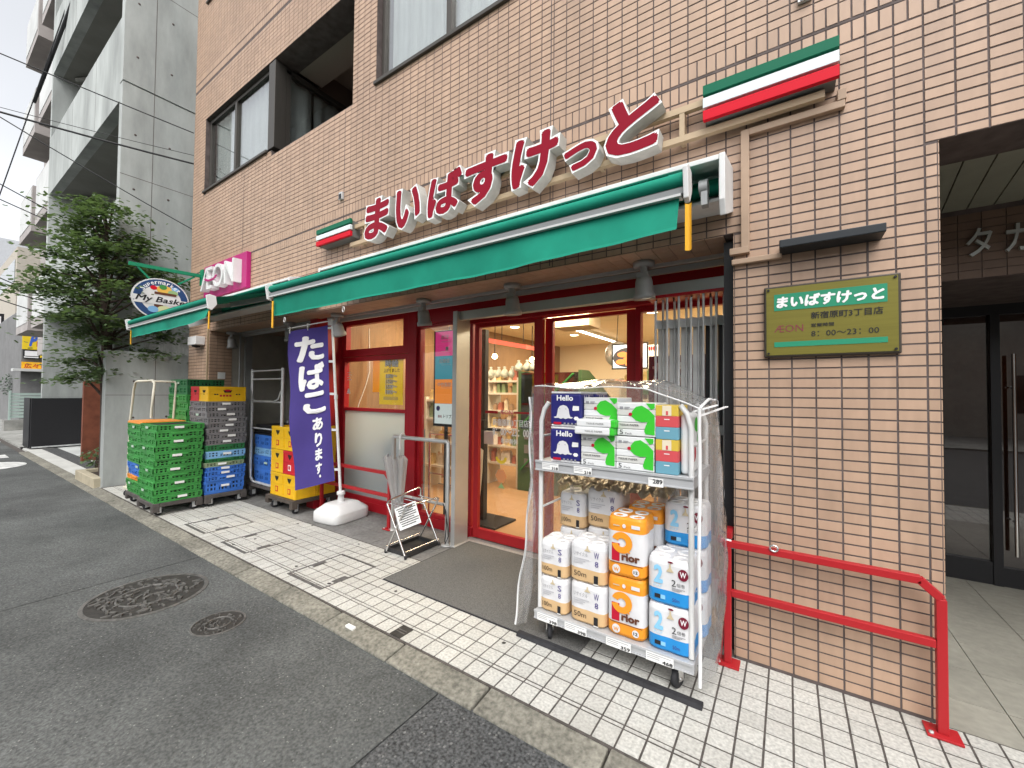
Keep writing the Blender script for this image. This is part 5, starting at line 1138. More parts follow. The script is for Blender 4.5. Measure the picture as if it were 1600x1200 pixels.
# ================================================================== banner
bn = thing('banner', 'tall purple banner with white Japanese lettering on a white pole', 'banner', (-4.17, 2.77, 0))
PB = Vector((-4.165, 2.77, .2)); PT = Vector((-4.375, 2.75, 2.265))
bb = MB()
def basef(u, v):
    a = 2*math.pi*u; c, s = math.cos(a), math.sin(a); p = 6; rr = 1/((abs(c)**p+abs(s)**p)**(1/p))
    prof = [(.0, 0), (.97, 0), (1, .012), (1, .098), (.985, .108), (.62, .178), (.56, .184), (.16, .19), (0, .19)]
    k = v*(len(prof)-1); i = min(int(k), len(prof)-2); fr_ = k-i; r0 = prof[i][0]*(1-fr_)+prof[i+1][0]*fr_; z = prof[i][1]*(1-fr_)+prof[i+1][1]*fr_
    q = Matrix.Rotation(.12, 3, 'Z') @ Vector((.205*rr*c*r0, .245*rr*s*r0, z+.002)); return (q.x-4.165, q.y+2.78, q.z)
MB().grid(basef, 64, 16).build('water_base', M_wplas, bn)
MB().lathe([(.035, .19), (.035, .215), (.03, .26), (.045, .27), (.045, .30), (.03, .31), (.0, .31)], (-4.166, 2.77, 0), 14).build('socket', M_wplas, bn)
MB().tube([PB, PB.lerp(PT, .55), PT], [.0155, .0155, .013], 10).lathe([(.021, 0), (.021, .05)], tuple(PB.lerp(PT, .55)), 10).build('pole', M_wplas, bn)
TL = Vector((-4.74, 2.45, 2.095)); TR = PT+Vector((-.06, -.02, -.07)); BL = Vector((-4.486, 2.45, .332)); BR = PB.lerp(PT, .115)+Vector((-.05, -.02, -.02))
ARM = MB().tube([PT+Vector((.03, 0, -.02)), TL+Vector((-.02, 0, .045))], .007, 8).box(PT.x-.06, PT.x+.012, PT.y-.012, PT.y+.012, PT.z-.075, PT.z-.0).build('cross_arm', M_wplas, bn)
def clothf(u, v):
    p = TL.lerp(TR, u).lerp(BL.lerp(BR, u), v)
    w = .02*math.sin(u*6+v*3)+.012*math.sin(v*13+u*4)*(1-u)+.03*math.sin(v*2.4)*(1-u)
    return Vector((p.x+.02*math.sin(v*3.1)*(1-u), p.y-w, p.z))
MB().grid(lambda u, v: tuple(clothf(u, v)), 24, 60).build('cloth', M_purple, bn)
def on_cloth(me, rect, m):
    co = [v.co for v in me.vertices]; x0 = min(p.x for p in co); x1 = max(p.x for p in co); y0 = min(p.y for p in co); y1 = max(p.y for p in co)
    for v in me.vertices:
        u = rect[0]+(v.co.x-x0)/(x1-x0)*(rect[1]-rect[0]); w = rect[3]+(v.co.y-y0)/(y1-y0)*(rect[2]-rect[3])
        v.co = clothf(u, w)+Vector((.006, -.008, 0))*(.8+v.co.z*300)
    return me, m
ch = [('た', .20, .86, .05, .215), ('ば', .22, .86, .228, .40), ('こ', .30, .88, .415, .555), ('あ', .45, .77, .58, .66), ('り', .49, .74, .675, .765), ('ま', .50, .74, .775, .85), ('す', .52, .72, .865, .935), ('。', .62, .68, .94, .958)]
put('lettering', [on_cloth(bold_raw(c_, .045, 0, 2), (u0, u1, v0, v1), M_wink) for c_, u0, u1, v0, v1 in ch], bn)
tb = MB()
for v in (.02, .24, .45, .68, .93):
    p = clothf(1, v); q = PB.lerp(PT, (p.z-PB.z)/(PT.z-PB.z)); tb.bar(p+Vector((-.03, 0, 0)), q+Vector((.02, 0, 0)), .006, .026)
for u in (.03, .5): p = clothf(u, 0); tb.bar(p+Vector((0, 0, -.02)), p+Vector((0, 0, .06)), .02, .006)
tb.build('loop', M_wplas, bn)
# ================================================================== steel rail, umbrella, umbrella stand
rl = thing('steel_rail', 'polished steel pipe barrier beside the door post', 'railing', (-3.0, 2.86, 0))
MB().tube([(-3.40, 2.86, .01), (-3.40, 2.86, .945), (-3.385, 2.86, .96), (-2.655, 2.86, .96), (-2.64, 2.86, .945), (-2.64, 2.86, .01)], .0215, 12).tube([(-3.40, 2.86, .37), (-2.64, 2.86, .37)], .015, 10).build('pipe', M_steel, rl)
for x in (-3.40, -2.64): MB().lathe([(.055, .001), (.055, .01), (.025, .016), (0, .016)], (x, 2.86, 0), 18).build('floor_flange', M_steel, rl)
um = thing('umbrella', 'closed clear umbrella hooked on the steel pipe barrier', 'umbrella', (-3.27, 2.84, .03))
M_ucl = glass('umbrella_film', (.9, .9, .9), 1.45, haze=.55, rough=.2, hazecol=(.72, .72, .72), bump=.3, bscale=12)
uc = MB()
def umbf(u, v):
    a = 2*math.pi*u; fold = .55+.45*abs(math.sin(a*4)); r = (.012+.155*v**.9*fold)
    return (-3.29+r*math.cos(a)*1.0-.07*v+.02, 2.83+r*math.sin(a)*.5, .06+.70*v+.02*math.cos(a*8)*v)
uc.grid(umbf, 64, 14).build('canopy', M_ucl, um)
MB().tube([(-3.27, 2.83, .03), (-3.27, 2.83, .86)], .006, 8).build('shaft', M_galv, um)
MB().tube([(-3.27, 2.83, .84), (-3.27, 2.83, .945)]+[(-3.27, 2.86-.03*math.cos(a*.45), .96+.035*math.sin(a*.45)) for a in range(8)]+[(-3.27, 2.89, .93)], .011, 9).build('handle', M_wplas, um)
MB().tube([(-3.262, 2.818, .3), (-3.262, 2.81, .78)], .012, 7).build('closing_strap', M_alu, um)
us = thing('umbrella_stand', 'folding chrome umbrella stand with a black drip tray', 'umbrella stand', (-2.85, 2.62, 0))
fr_ = MB()
for y in (2.415, 2.815):
    fr_.tube([(-2.955, y, .012), (-2.71, y, .43)], .0085, 8); fr_.tube([(-2.70, y, .012), (-2.945, y, .43)], .0085, 8)
fr_.tube([(-2.945, 2.415, .43), (-2.95, 2.44, .455), (-2.95, 2.79, .505), (-2.945, 2.815, .49), (-2.945, 2.815, .43)], .0085, 8)
fr_.tube([(-2.71, 2.415, .43), (-2.705, 2.44, .445), (-2.705, 2.79, .445), (-2.71, 2.815, .43)], .0085, 8)
for y in (2.44, 2.52, 2.62, 2.71, 2.79): fr_.tube([(-2.95, y, .43), (-2.705, y, .425)], .005, 6)
fr_.tube([(-2.955, 2.415, .06), (-2.955, 2.815, .06)], .005, 6).tube([(-2.70, 2.415, .06), (-2.70, 2.815, .06)], .005, 6)
fr_.build('frame', M_chrome, us)
for x in (-2.955, -2.70):
    for y in (2.415, 2.815): MB().lathe([(.0, .0), (.012, .0), (.012, .03), (0, .03)], (x, y, 0), 8).build('rubber_foot', M_rubber, us)
MB().box(-2.955, -2.71, 2.45, 2.80, .006, .012).box(-2.965, -2.955, 2.44, 2.81, .006, .04).box(-2.71, -2.70, 2.44, 2.81, .006, .04).box(-2.955, -2.71, 2.44, 2.45, .006, .04).box(-2.955, -2.71, 2.80, 2.81, .006, .04).build('drip_tray', mat('tray_black', (.035, .035, .035), .6, dirt=.2), us)
nb = thing('notice_board', 'tilted white notice card with black lines tied to the umbrella stand', 'notice', (-2.75, 2.5, .25))
A = Vector((-2.755, 2.40, .235)); fu = Vector((.155, .085, .075)).normalized(); fv = Vector((-.05, .03, .2)).normalized(); fu2 = fu; fv = (fv-fu*fv.dot(fu)).normalized(); fn = fu.cross(fv)
nbq = MB(); c = [A, A+fu*.20, A+fu*.20+fv*.19, A+fv*.19]; nbq.add([p-fn*.004 for p in c]+c, [(0, 3, 2, 1), (4, 5, 6, 7), (0, 1, 5, 4), (1, 2, 6, 5), (2, 3, 7, 6), (3, 0, 4, 7)]); nbq.build('card', M_tag, nb)
rr = random.Random(3); it = []
for i in range(9):
    q = .015+(.012 if i % 3 else 0)
    while q < .185-(.03 if i % 3 == 2 else 0):
        wq = rr.uniform(.006, .011); it.append(RC((q, q+wq, .168-.0185*i, .178-.0185*i), A+fn*.0012, (fu, fv), M_ink)); q += wq+.002
put('print', it, nb)
tag(MB().tube([(-2.64, 2.80, .40), (-2.60, 2.80, .33), (-2.585, 2.79, .2), (-2.58, 2.77, .08), (-2.56, 2.75, .06), (-2.55, 2.78, .12), (-2.575, 2.80, .2), (-2.62, 2.81, .33)], .005, 6).build('cable_lock', M_rubber, loc=(-2.6, 2.8, .06)), 'thin black cable lock hanging from the umbrella stand', 'cable lock')
# umbrellas seen behind the glass
t = thing('umbrella_rack', 'chrome umbrella rack with grey umbrellas behind the narrow window', 'umbrella stand', (-3.2, 3.5, 0))
MB().tube([(-3.42, 3.4, 0), (-3.42, 3.4, .95), (-2.8, 3.4, .95), (-2.8, 3.4, 0)], .015, 8).tube([(-3.42, 3.4, .5), (-2.8, 3.4, .5)], .008, 6).tube([(-3.42, 3.55, .35), (-2.8, 3.55, .35)], .008, 6).build('frame', M_chrome, t)
for i in range(4):
    o = MB().lathe([(.01, .1), (.03, .2), (.06, .55), (.07, .8), (.02, .84), (.012, .95)], (-3.0+.07*i, 3.48, 0), 12).build('umbrella', mat('umbrella_grey', (.4, .38, .34), .5), loc=(-3.0+.07*i, 3.48, .1)); tag(o, 'closed pale grey umbrella in the rack behind the glass', 'umbrella', 'umbrellas in the rack behind the glass')
# ================================================================== crates, dollies
def crate_mesh(w, d, h, m, lid=False, name='crate'):
    B = MB(); t = .012
    for side in range(4):
        L = w if side % 2 == 0 else d; M = Matrix.Rotation(side*math.pi/2, 4, 'Z') @ Matrix.Translation((0, -(d if side % 2 == 0 else w)/2, 0))
        e = L/2
        B.box(-e, e, -.006, .010, h*.80, h, M=M); B.box(-e+.008, e-.008, 0, .010, 0, h*.26, M=M); B.box(-e+.01, e-.01, .001, .009, h*.48, h*.60, M=M)
        n = max(5, int(L/.042)); 
        for i in range(n+1):
            x = -e+.012+(L-.024)*i/n; wd = .009 if i % 3 else .016
            B.box(x-wd, x+wd, .002 if i % 3 else -.004, .0085, h*.26, h*.80, M=M)
        B.box(-.075, .075, -.010, 0, h*.62, h*.80, M=M)
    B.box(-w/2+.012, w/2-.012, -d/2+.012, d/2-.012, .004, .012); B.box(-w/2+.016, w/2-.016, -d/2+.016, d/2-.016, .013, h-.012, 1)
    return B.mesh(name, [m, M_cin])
CM = {}
M_cin = mat('crate_inside_shade', (.022, .028, .022), .7)  # near-black block fills each crate so its gaps look shaded
def crate_stack(where, x0, x1, y0, y1, z0, levels, words, group):
    """levels: list of (material key, height); one crate thing per level"""
    z = z0; n = len(levels)
    for i, (mk_, h) in enumerate(levels):
        m, colname = CRM[mk_]; key = (mk_, round(x1-x0, 2), round(y1-y0, 2), h)
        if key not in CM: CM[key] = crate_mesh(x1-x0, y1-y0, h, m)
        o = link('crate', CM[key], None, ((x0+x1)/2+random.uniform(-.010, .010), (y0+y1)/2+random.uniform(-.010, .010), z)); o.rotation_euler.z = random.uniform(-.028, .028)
        k = n-1-i
        tag(o, '%s vented crate, %s from top of %s' % (colname, ordinal(k), where), 'crate', group)
        if i % 2 == 0 or mk_ in 'kb':
            lb = link('paper_label', LABM, o, ((x1-x0)/2+.0125, random.uniform(-.06, .06), h*.58))
        if i % 3 == 1: lb = link('paper_label', LABM2, o, (random.uniform(-.12, .12), -(y1-y0)/2-.0125, h*.5))
        z += h+.0015
    return z
CRM = {'g': (M_crg, 'bright green'), 'd': (M_crdg, 'dark green'), 'b': (M_crb, 'blue'), 'l': (M_crlb, 'light blue'), 'k': (M_crk, 'dark grey'), 's': (M_crs, 'sage green'), 'o': (M_cro, 'orange')}
LABM = MB().box(-.001, .001, -.045, .045, -.012, .014).mesh('paper_label', M_tag); LABM2 = MB().box(-.04, .04, -.001, .001, -.012, .014).mesh('paper_label', mat('clear_label', (.45, .58, .47), .3))
def dolly(x0, x1, y0, y1, h, label, m=M_dolly):
    t = thing('crate_dolly', label, 'dolly', ((x0+x1)/2, (y0+y1)/2, 0), 'crate dollies')
    B = MB(); w = .06
    B.box(x0, x1, y0, y0+w, h-.045, h).box(x0, x1, y1-w, y1, h-.045, h).box(x0, x0+w, y0+w, y1-w, h-.045, h).box(x1-w, x1, y0+w, y1-w, h-.045, h).box(x0+w, x1-w, (y0+y1)/2-.04, (y0+y1)/2+.04, h-.04, h-.002)
    for x in (x0+.03, x1-.03):
        for y in (y0+.03, y1-.03): B.box(x-.032, x+.032, y-.034, y+.034, h-.10, h-.02)
    B.build('deck', m, t, bevel=.006)
    for x in (x0+.08, x1-.06):
        for y in (y0+.07, y1-.07):
            f = MB().box(x-.022, x-.017, y-.02, y+.02, .03, h-.045).box(x+.017, x+.022, y-.02, y+.02, .03, h-.045).build('caster', M_galv, t)
            MB().lathe([(0, -.015), (.036, -.015), (.042, -.01), (.042, .01), (.036, .015), (0, .015)], (x, y, .043), 16, axis='X').build('wheel', M_rubber, f)
    return t
Z0 = .145
dolly(-6.40, -5.86, 1.575, 2.045, Z0, 'dark plastic dolly under the front green crate stack'); dolly(-6.97, -6.42, 1.60, 2.045, Z0, 'dark plastic dolly under the green stack with orange top')
dolly(-7.15, -6.50, 2.06, 2.50, Z0, 'dark plastic dolly under the tall back green stack'); dolly(-6.42, -5.84, 2.065, 2.52, Z0, 'dark plastic dolly under the grey and blue crate stack')
h = .0785
crate_stack('the front green stack', -6.385, -5.872, 1.588, 2.035, Z0+.002, [('g', h)]*11, 0, 'green crates in the front stack')
z = crate_stack('the green stack beside the concrete wall', -6.955, -6.435, 1.61, 2.035, Z0+.002, [('g', h), ('g', h), ('o', h*.7), ('b', h), ('b', h)]+[('g', h)]*6, 0, 'crates in the stack beside the concrete wall')
t = tag(MB().box(-6.97, -6.42, 1.60, 2.045, z, z+.022).box(-6.96, -6.43, 1.61, 2.035, z+.022, z+.03).build('orange_tray', M_cro, loc=(-6.7, 1.82, z), bevel=.006), 'flat orange tray on the green stack beside the concrete wall', 'tray')
crate_stack('the tall green stack at the back', -7.14, -6.505, 2.07, 2.48, Z0+.002, [('g', .1)]*12+[('d', .1)]*2, 0, 'green crates in the tall back stack')
z = crate_stack('the grey and blue stack', -6.41, -5.868, 2.075, 2.50, Z0+.002, [('b', .155), ('b', .06), ('b', .06), ('b', .05), ('s', .055), ('d', .045), ('l', .09), ('d', .075)]+[('k', .0655)]*8, 0, 'crates in the grey and blue stack')
def bin_crate(name, label, x0, x1, y0, y1, z0, z1, m, group=None, marks=True, tri=True):
    t = thing(name, label, 'crate', ((x0+x1)/2, (y0+y1)/2, z0), group); w = .012; H = z1-z0
    B = MB()
    B.box(x0, x1, y0, y0+w, z0, z1).box(x0, x1, y1-w, y1, z0, z1).box(x0, x0+w, y0+w, y1-w, z0, z1).box(x1-w, x1, y0+w, y1-w, z0, z1).box(x0+w, x1-w, y0+w, y1-w, z0, z0+.01)
    for z, hh in ((z1-.03, .03), (z0, .022), (z0+H*.52, .012)):
        B.box(x0-.006, x1+.006, y0-.006, y0, z, z+hh).box(x1, x1+.006, y0, y1, z, z+hh).box(x0-.006, x0, y0, y1, z, z+hh)
    for a, b in ((x0, x0+.018), (x1-.018, x1)): B.box(a, b, y0-.006, y0, z0+.022, z1-.03)
    for a, b in ((y0, y0+.018), (y1-.018, y1)): B.box(x1, x1+.006, a, b, z0+.022, z1-.03)
    B.build('body', m, t, bevel=.002)
    if tri:
        cx = (x0+x1)/2; tz = z1-.045
        MB().prism([(-.045, 0), (.045, 0), (.03, -.03), (0, -.06), (-.03, -.03)], (cx, y0+.0, tz), (1, 0, 0), (0, 0, 1), (0, -.002, 0)).build('handle_hole', M_dark, t)
        cy = (y0+y1)/2; MB().prism([(-.05, 0), (.05, 0), (.035, -.03), (-.035, -.03)], (x1, cy, tz), (0, 1, 0), (0, 0, 1), (.002, 0, 0)).build('handle_hole', M_dark, t)
        if marks:
            MB().box(cx-.03, cx+.03, y0-.0035, y0, z0+.045, z0+.11).build('emblem', M_rplas if m is M_yel else M_tag, t); MB().box(cx-.018, cx+.018, y0-.005, y0-.0035, z0+.058, z0+.10).build('emblem', m, t)
    return t
t = bin_crate('plastic_crate', 'yellow plastic crate with dark print on top of the grey crates', -6.13, -5.872, 2.08, 2.495, z, z+.185, M_yel, marks=False)
put('print', [TX('Yamazaki', (2.20, 2.36, z+.055, z+.085), (-5.8705, 0, 0), FR_RIGHT, M_prr, offset=.02)][:0]+[RC((2.20+.035*i, 2.225+.035*i, z+.06, z+.082), (-5.8705, 0, 0), FR_RIGHT, M_prr) for i in range(4)]+[RC((a, a+.02, z+.08, z+.095), (-5.8705, 0, 0), FR_RIGHT, M_ink) for a in (2.14, 2.165, 2.38, 2.41)]+[SH([ellipse(0, 0, 1, 1)], (2.25, 2.32, z+.125, z+.15), (-5.8635, 0, 0), FR_RIGHT, M_prr)], t)
bin_crate('plastic_crate', 'red plastic crate next to the yellow one on top of the grey crates', -6.40, -6.145, 2.08, 2.495, z, z+.185, M_rplas, marks=False)
# yellow and red bottle crates on their dolly
dolly(-5.30, -4.68, 2.50, 3.05, .165, 'brown plastic dolly under the yellow bottle crates', mat('dolly_brown', (.075, .06, .05), .6, var=.2, dirt=.2))
for r, (y0, y1) in enumerate(((2.545, 2.79), (2.80, 3.04))):
    for cI, (x0, x1) in enumerate(((-5.265, -4.99), (-4.98, -4.705))):
        for k in range(3):
            red = (r == 0 and cI == 1 and k == 1)
            bin_crate('bottle_crate', '%s bottle crate with triangular grip holes, %s, %s column, %s layer' % ('red' if red else 'yellow', ('street side', 'window side')[r], ('far', 'near')[cI], ('bottom', 'middle', 'top')[k]), x0, x1, y0, y1, .167+.277*k, .167+.277*k+.272, M_rplas if red else M_yel, 'bottle crates on the brown dolly')
tag(MB().tube([(-5.0, 2.66, 1.0), (-5.0, 2.66, 1.025), (-4.95, 2.66, 1.03)], .015, 6).build('crate_clip', M_yel, loc=(-5, 2.66, .997)), 'small yellow clip lying on the top bottle crates', 'clip')
# roll cage with blue crates
rc = thing('roll_cage', 'tall grey steel roll cage frame holding blue crates in the storage bay', 'roll cage', (-5.6, 2.85, 0))
B = MB()
for x in (-5.98, -5.19): B.tube([(x, 2.62, .36), (x, 2.62, 1.71)], .019, 9)
for z_ in (1.685, 1.575, 1.28, .93): B.tube([(-5.98, 2.62, z_), (-5.19, 2.62, z_)], .011, 7)
B.tube([(-5.95, 2.615, 1.42), (-5.93, 2.60, 1.32), (-5.85, 2.60, 1.29), (-5.35, 2.60, 1.29), (-5.25, 2.60, 1.32), (-5.22, 2.615, 1.42)], .008, 6).tube([(-5.98, 2.62, .40), (-5.97, 2.62, .27), (-5.90, 2.62, .22), (-5.3, 2.62, .22), (-5.19, 2.62, .3)], .017, 8)
for x in (-5.98, -5.19): B.tube([(x, 3.1, .3), (x, 3.1, 1.0)], .015, 7)
B.build('frame', M_galv, rc)
B = MB().box(-6.05, -5.15, 2.60, 3.12, .16, .20).box(-6.04, -5.95, 2.60, 2.70, .1, .16).box(-5.25, -5.16, 2.60, 2.70, .1, .16); B.build('deck', M_dolly, rc, bevel=.006)
for x in (-5.98, -5.24):
    for y in (2.66, 3.05):
        f = MB().box(x-.025, x-.02, y-.02, y+.02, .04, .16).box(x+.02, x+.025, y-.02, y+.02, .04, .16).build('caster', M_galv, rc); MB().lathe([(0, -.018), (.05, -.018), (.058, -.01), (.058, .01), (.05, .018), (0, .018)], (x, y, .06), 16, axis='X').build('wheel', M_rubber, f)
z = crate_stack('the blue stack in the roll cage', -6.0, -5.54, 2.68, 3.05, .20, [('b', .19), ('b', .17), ('l', .10), ('b', .17)], 0, 'blue crates in the roll cage')
t = thing('folded_trays', 'pile of folded black trays on the blue crates', 'tray', (-5.8, 2.85, z))
for i in range(4): BX(-6.05+.02*i, -5.5+.03*i, 2.68, 3.05, z+.002+.035*i, z+.03+.035*i).build('tray', M_black, t, bevel=.006)
tag(MB().grid(lambda u, v: (-5.5+.34*u, 3.25+.03*math.sin(u*6), .35+(.55+.22*math.sin(u*2.2))*v), 8, 4).build('plastic_sheet', mat('sheet_white', (.6, .6, .56), .6), loc=(-5.3, 3.25, .35)), 'pale plastic sheet leaning in the dark storage bay behind the cage', 'sheet')
tag(BX(-5.1, -4.93, 3.3, 3.68, 0, 1.05).build('grey_cabinet', mat('cabinet', (.28, .26, .22), .6), loc=(-5, 3.5, 0)), 'grey cabinet at the back of the storage bay beside the window', 'cabinet')
# white hand truck by the concrete wall
ht = thing('hand_truck', 'ivory hand truck with a looped pipe handle behind the green crates', 'hand truck', (-7.2, 1.85, 0))
def loop(x0, x1, y): return [(x0-.06, y, .12), (x0-.02, y, 1.0), (x0, y, 1.38), (x0+.03, y, 1.47), (x0+.09, y, 1.5), (x1-.06, y, 1.5), (x1-.02, y, 1.47), (x1-.01, y, 1.38), (x1-.0, y, .12)]
MB().tube([(-7.34, 1.70, .14), (-7.29, 1.70, 1.02), (-7.18, 1.70, 1.42), (-7.12, 1.70, 1.515), (-7.02, 1.70, 1.535), (-6.93, 1.75, 1.535), (-6.86, 2.04, 1.535), (-6.84, 2.05, 1.50), (-6.90, 2.05, 1.1), (-6.97, 2.05, .15)], .014, 9).tube([(-6.99, 1.70, 1.53), (-6.34-.12, 1.70, 1.535), (-6.34-.04, 1.70, 1.5), (-6.46, 1.70, 1.2), (-6.47, 1.70, 1.08)], .014, 9).build('handle', M_ivory, ht)
MB().box(-7.36, -6.95, 1.66, 2.06, .10, .135).build('deck', M_ivory, ht, bevel=.005)
for x in (-7.3, -7.0):
    for y in (1.7, 2.02): MB().lathe([(0, -.012), (.045, -.012), (.045, .012), (0, .012)], (x, y, .047), 12, axis='X').build('wheel', M_rubber, ht)
# ================================================================== neighbours at left
cw = thing('concrete_wall', 'free standing smooth concrete wall beside the tiled building', 'wall', (-8.3, 2.4, 0))
BX(-8.40, -8.24, 1.635, 5.0, -.05, 2.0).build('wall', M_concrete, cw, bevel=.006)
for y in (1.95, 2.35, 2.75):
    for z_ in (.55, 1.0, 1.55): MB().lathe([(0, .0), (.016, .0), (.016, .002), (0, .002)][::-1], (-8.239, y, z_), 8, axis='X').build('tie_hole', M_mortar, cw)
MB().box(-8.2405, -8.239, 2.1965, 2.2035, 0, 1.99).box(-8.2405, -8.239, 1.64, 4.9, 1.337, 1.343).build('panel_joint', M_mortar, cw)
tag(BX(-8.2, -8.06, 2.75, 3.1, .0, 1.6).build('meter_box', M_black, loc=(-8.1, 2.9, 0), bevel=.01), 'dark narrow box between the concrete wall and tiled corner pier', 'box')
# concrete building with open balconies
BY = 1.85; BXR, BXL = -8.86, -14.97
cb = thing('concrete_building', 'fair faced concrete apartment building with deep open balconies', 'building', (-12, 3, 0))
B = MB().box(BXR-.16, BXR, BY, 9, 2.75, 6.40).box(BXR-.13, BXR-.03, BY+.05, 9, 6.40, 6.43).box(BXR-.16, BXR, BY-.0, 9, 6.43, 16).box(BXL, BXL+.16, BY, 9, 0, 16).box(BXL+.16, BXR-.16, 3.6, 3.8, 2.75, 16).box(BXR-.16, BXR, 3.0, 9, 0, 2.75).box(BXR-.16, BXR, BY, 2.05, 2.0, 2.75)
B.build('wall', M_concrete, cb)
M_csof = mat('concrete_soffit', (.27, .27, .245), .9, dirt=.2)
fl = [(3.10, 4.50), (6.13, 7.53), (9.1, 10.5), (11.9, 13.3), (14.8, 16)]
for z0, z1 in fl:
    o = BX(BXL+.16, BXR-.16, BY+.0, BY+.16, z0, z1).build('balcony_parapet', M_concrete, cb)
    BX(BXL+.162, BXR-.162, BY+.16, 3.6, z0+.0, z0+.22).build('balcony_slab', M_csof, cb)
    MB().box(BXR-1.0, BXR-.165, BY+.163, 3.6, z0-.0, z0-.0+.001).build('slab_joint', M_mortar, o) if False else None
    for x in (-10.6, -12.5): BX(x-.004, x+.004, BY-.0012, BY+.01, z0, z1).build('panel_joint', M_mortar, o)
    w = MB(); zz = z0-2.75
    if z0 > 3.1:
        for a, b in ((-11.0, -9.1), (-14.3, -12.2)):
            f = MB().box(a, a+.06, 3.53, 3.6, zz, z0-.15).box(b-.06, b, 3.53, 3.6, zz, z0-.15).box(a+.06, b-.06, 3.53, 3.6, z0-.21, z0-.15).box((a+b)/2-.03, (a+b)/2+.03, 3.535, 3.6, zz, z0-.21).build('window', M_white, cb)
            BX(a+.06, b-.06, 3.57, 3.575, zz, z0-.21).build('pane', M_uglass, f); BX(a+.06, b-.06, 3.578, 3.598, zz, z0-.21).build('curtain', M_dark, f)
        BX(-10.1, -9.5, 2.6, 3.4, z0-.12, z0-.002).build('ceiling_hatch', M_black, cb)
        MB().tube([(-14.5, 2.2, z0-.06), (-13.6, 2.6, z0-.1), (-13.2, 3.3, z0-.06)], .05, 7).build('drain_pipe', M_concrete2, cb)
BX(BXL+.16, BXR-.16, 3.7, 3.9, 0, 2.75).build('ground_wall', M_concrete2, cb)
MB().box(BXR-.5, BXR-.17, 3.3, 3.6, 1.2, 2.3).build('beige_board', M_beige, cb)
for y in (2.02, 2.47):
    for z_ in (2.9, 3.8, 4.7, 5.6, 6.9, 7.8, 8.7):
        MB().lathe([(0, .0), (.018, .0), (.018, .002), (0, .002)][::-1], (BXR+.001, y, z_), 8, axis='X').build('tie_hole', M_mortar, cb)
for z_ in (4.9, 8.2): BX(BXR-.001, BXR+.0012, BY, 8, z_-.004, z_+.004).build('panel_joint', M_mortar, cb)
BX(BXR-.001, BXR+.0012, 2.245, 2.253, 2.75, 14).build('panel_joint', M_mortar, cb)
# corten post and black gate, far side of the concrete building entry
tag(BX(-11.6, -11.5, 1.98, 2.26, 0, 1.60).build('rust_post', mat('corten', (.17, .055, .03), .8, var=.25, scale=6), loc=(-11.5, 2.1, 0)), 'rust brown steel post panel in front of the concrete wall', 'post')
gt = thing('black_gate', 'wide black panel gate closing the entry of the concrete building', 'gate', (-14.7, 2.2, 0))
BX(-14.78, -14.70, 1.68, 3.4, .03, 1.20).build('panel', M_black, gt, bevel=.004); BX(-15.6, -14.78, 1.66, 1.72, .03, 1.20).build('side_panel', M_black, gt); MB().box(-14.69, -14.66, 1.7, 3.4, .03, .06).box(-14.7, -14.66, 2.60, 2.70, .98, 1.01).build('latch', M_galv, gt)
# brown stone pillars and wall behind the gate
M_stone = mat('rough_stone', (.30, .22, .15), .9, var=.3, scale=7, bump=.6, bscale=14)
sw = thing('stone_wall', 'rough brown stone garden wall behind the black gate', 'wall', (-19, 3, 0))
rr = random.Random(8)
for i in range(7):
    for j in range(8): 
        y0 = 2.55+.36*i+(.15 if j % 2 else 0); BX(-19.05, -19.0+rr.uniform(0, .05), y0, y0+.34, .25*j, .25*j+.235).build('stone', M_stone, sw)
BX(-19.3, -19.02, 2.5, 5.2, 0, 2.1).build('wall', M_mortar, sw)
# taller brown block
M_bblk = mat('block_brown', (.40, .37, .355), .8, var=.08, scale=3, dirt=.2); M_bpan = mat('block_panel', (.62, .63, .62), .7, dirt=.2)
tb_ = thing('balcony_block', 'tall grey brown apartment block with stacked balconies at the far left', 'building', (-18, 3, 0))
B = MB().box(-22.0, -15.4, 2.6, 12, 2.6, 24); B.build('wall', M_bblk, tb_)
for k in range(7):
    z0 = 3.3+2.9*k
    for a, b in ((-17.6, -15.45), (-20.4, -18.2)):
        o = MB().box(a, b, 1.95, 2.6, z0-.18, z0).box(a, b, 1.95, 2.05, z0, z0+1.15).box(b-.1, b, 2.05, 2.6, z0, z0+1.15).box(a, a+.1, 2.05, 2.6, z0, z0+1.15).build('balcony', M_bblk, tb_)
        BX(a+.12, b-.12, 1.94, 1.949, z0+.05, z0+1.1).build('panel', M_bpan, o); BX(a+.1, b-.1, 2.585, 2.599, z0+.02, z0+2.2).build('window', M_uglass, tb_)
M_gblk = mat('block_grey', (.20, .20, .20), .8, var=.08, dirt=.2)
gb = thing('grey_house', 'low dark grey building carrying the yellow parking signs', 'building', (-25, 4, 0))
B = MB().box(-33, -25.0, 2.55, 10, 0, 4.6); B.build('wall', M_gblk, gb)
BX(-25.0, -24.4, 2.3, 4.2, 2.1, 2.2).build('canopy', M_bpan, gb); BX(-24.995, -24.98, 2.9, 3.3, 2.25, 2.35).build('lamp', M_tag, gb); BX(-24.99, -24.97, 3.6, 4.6, 0, 2.0).build('window', M_dglass, gb)
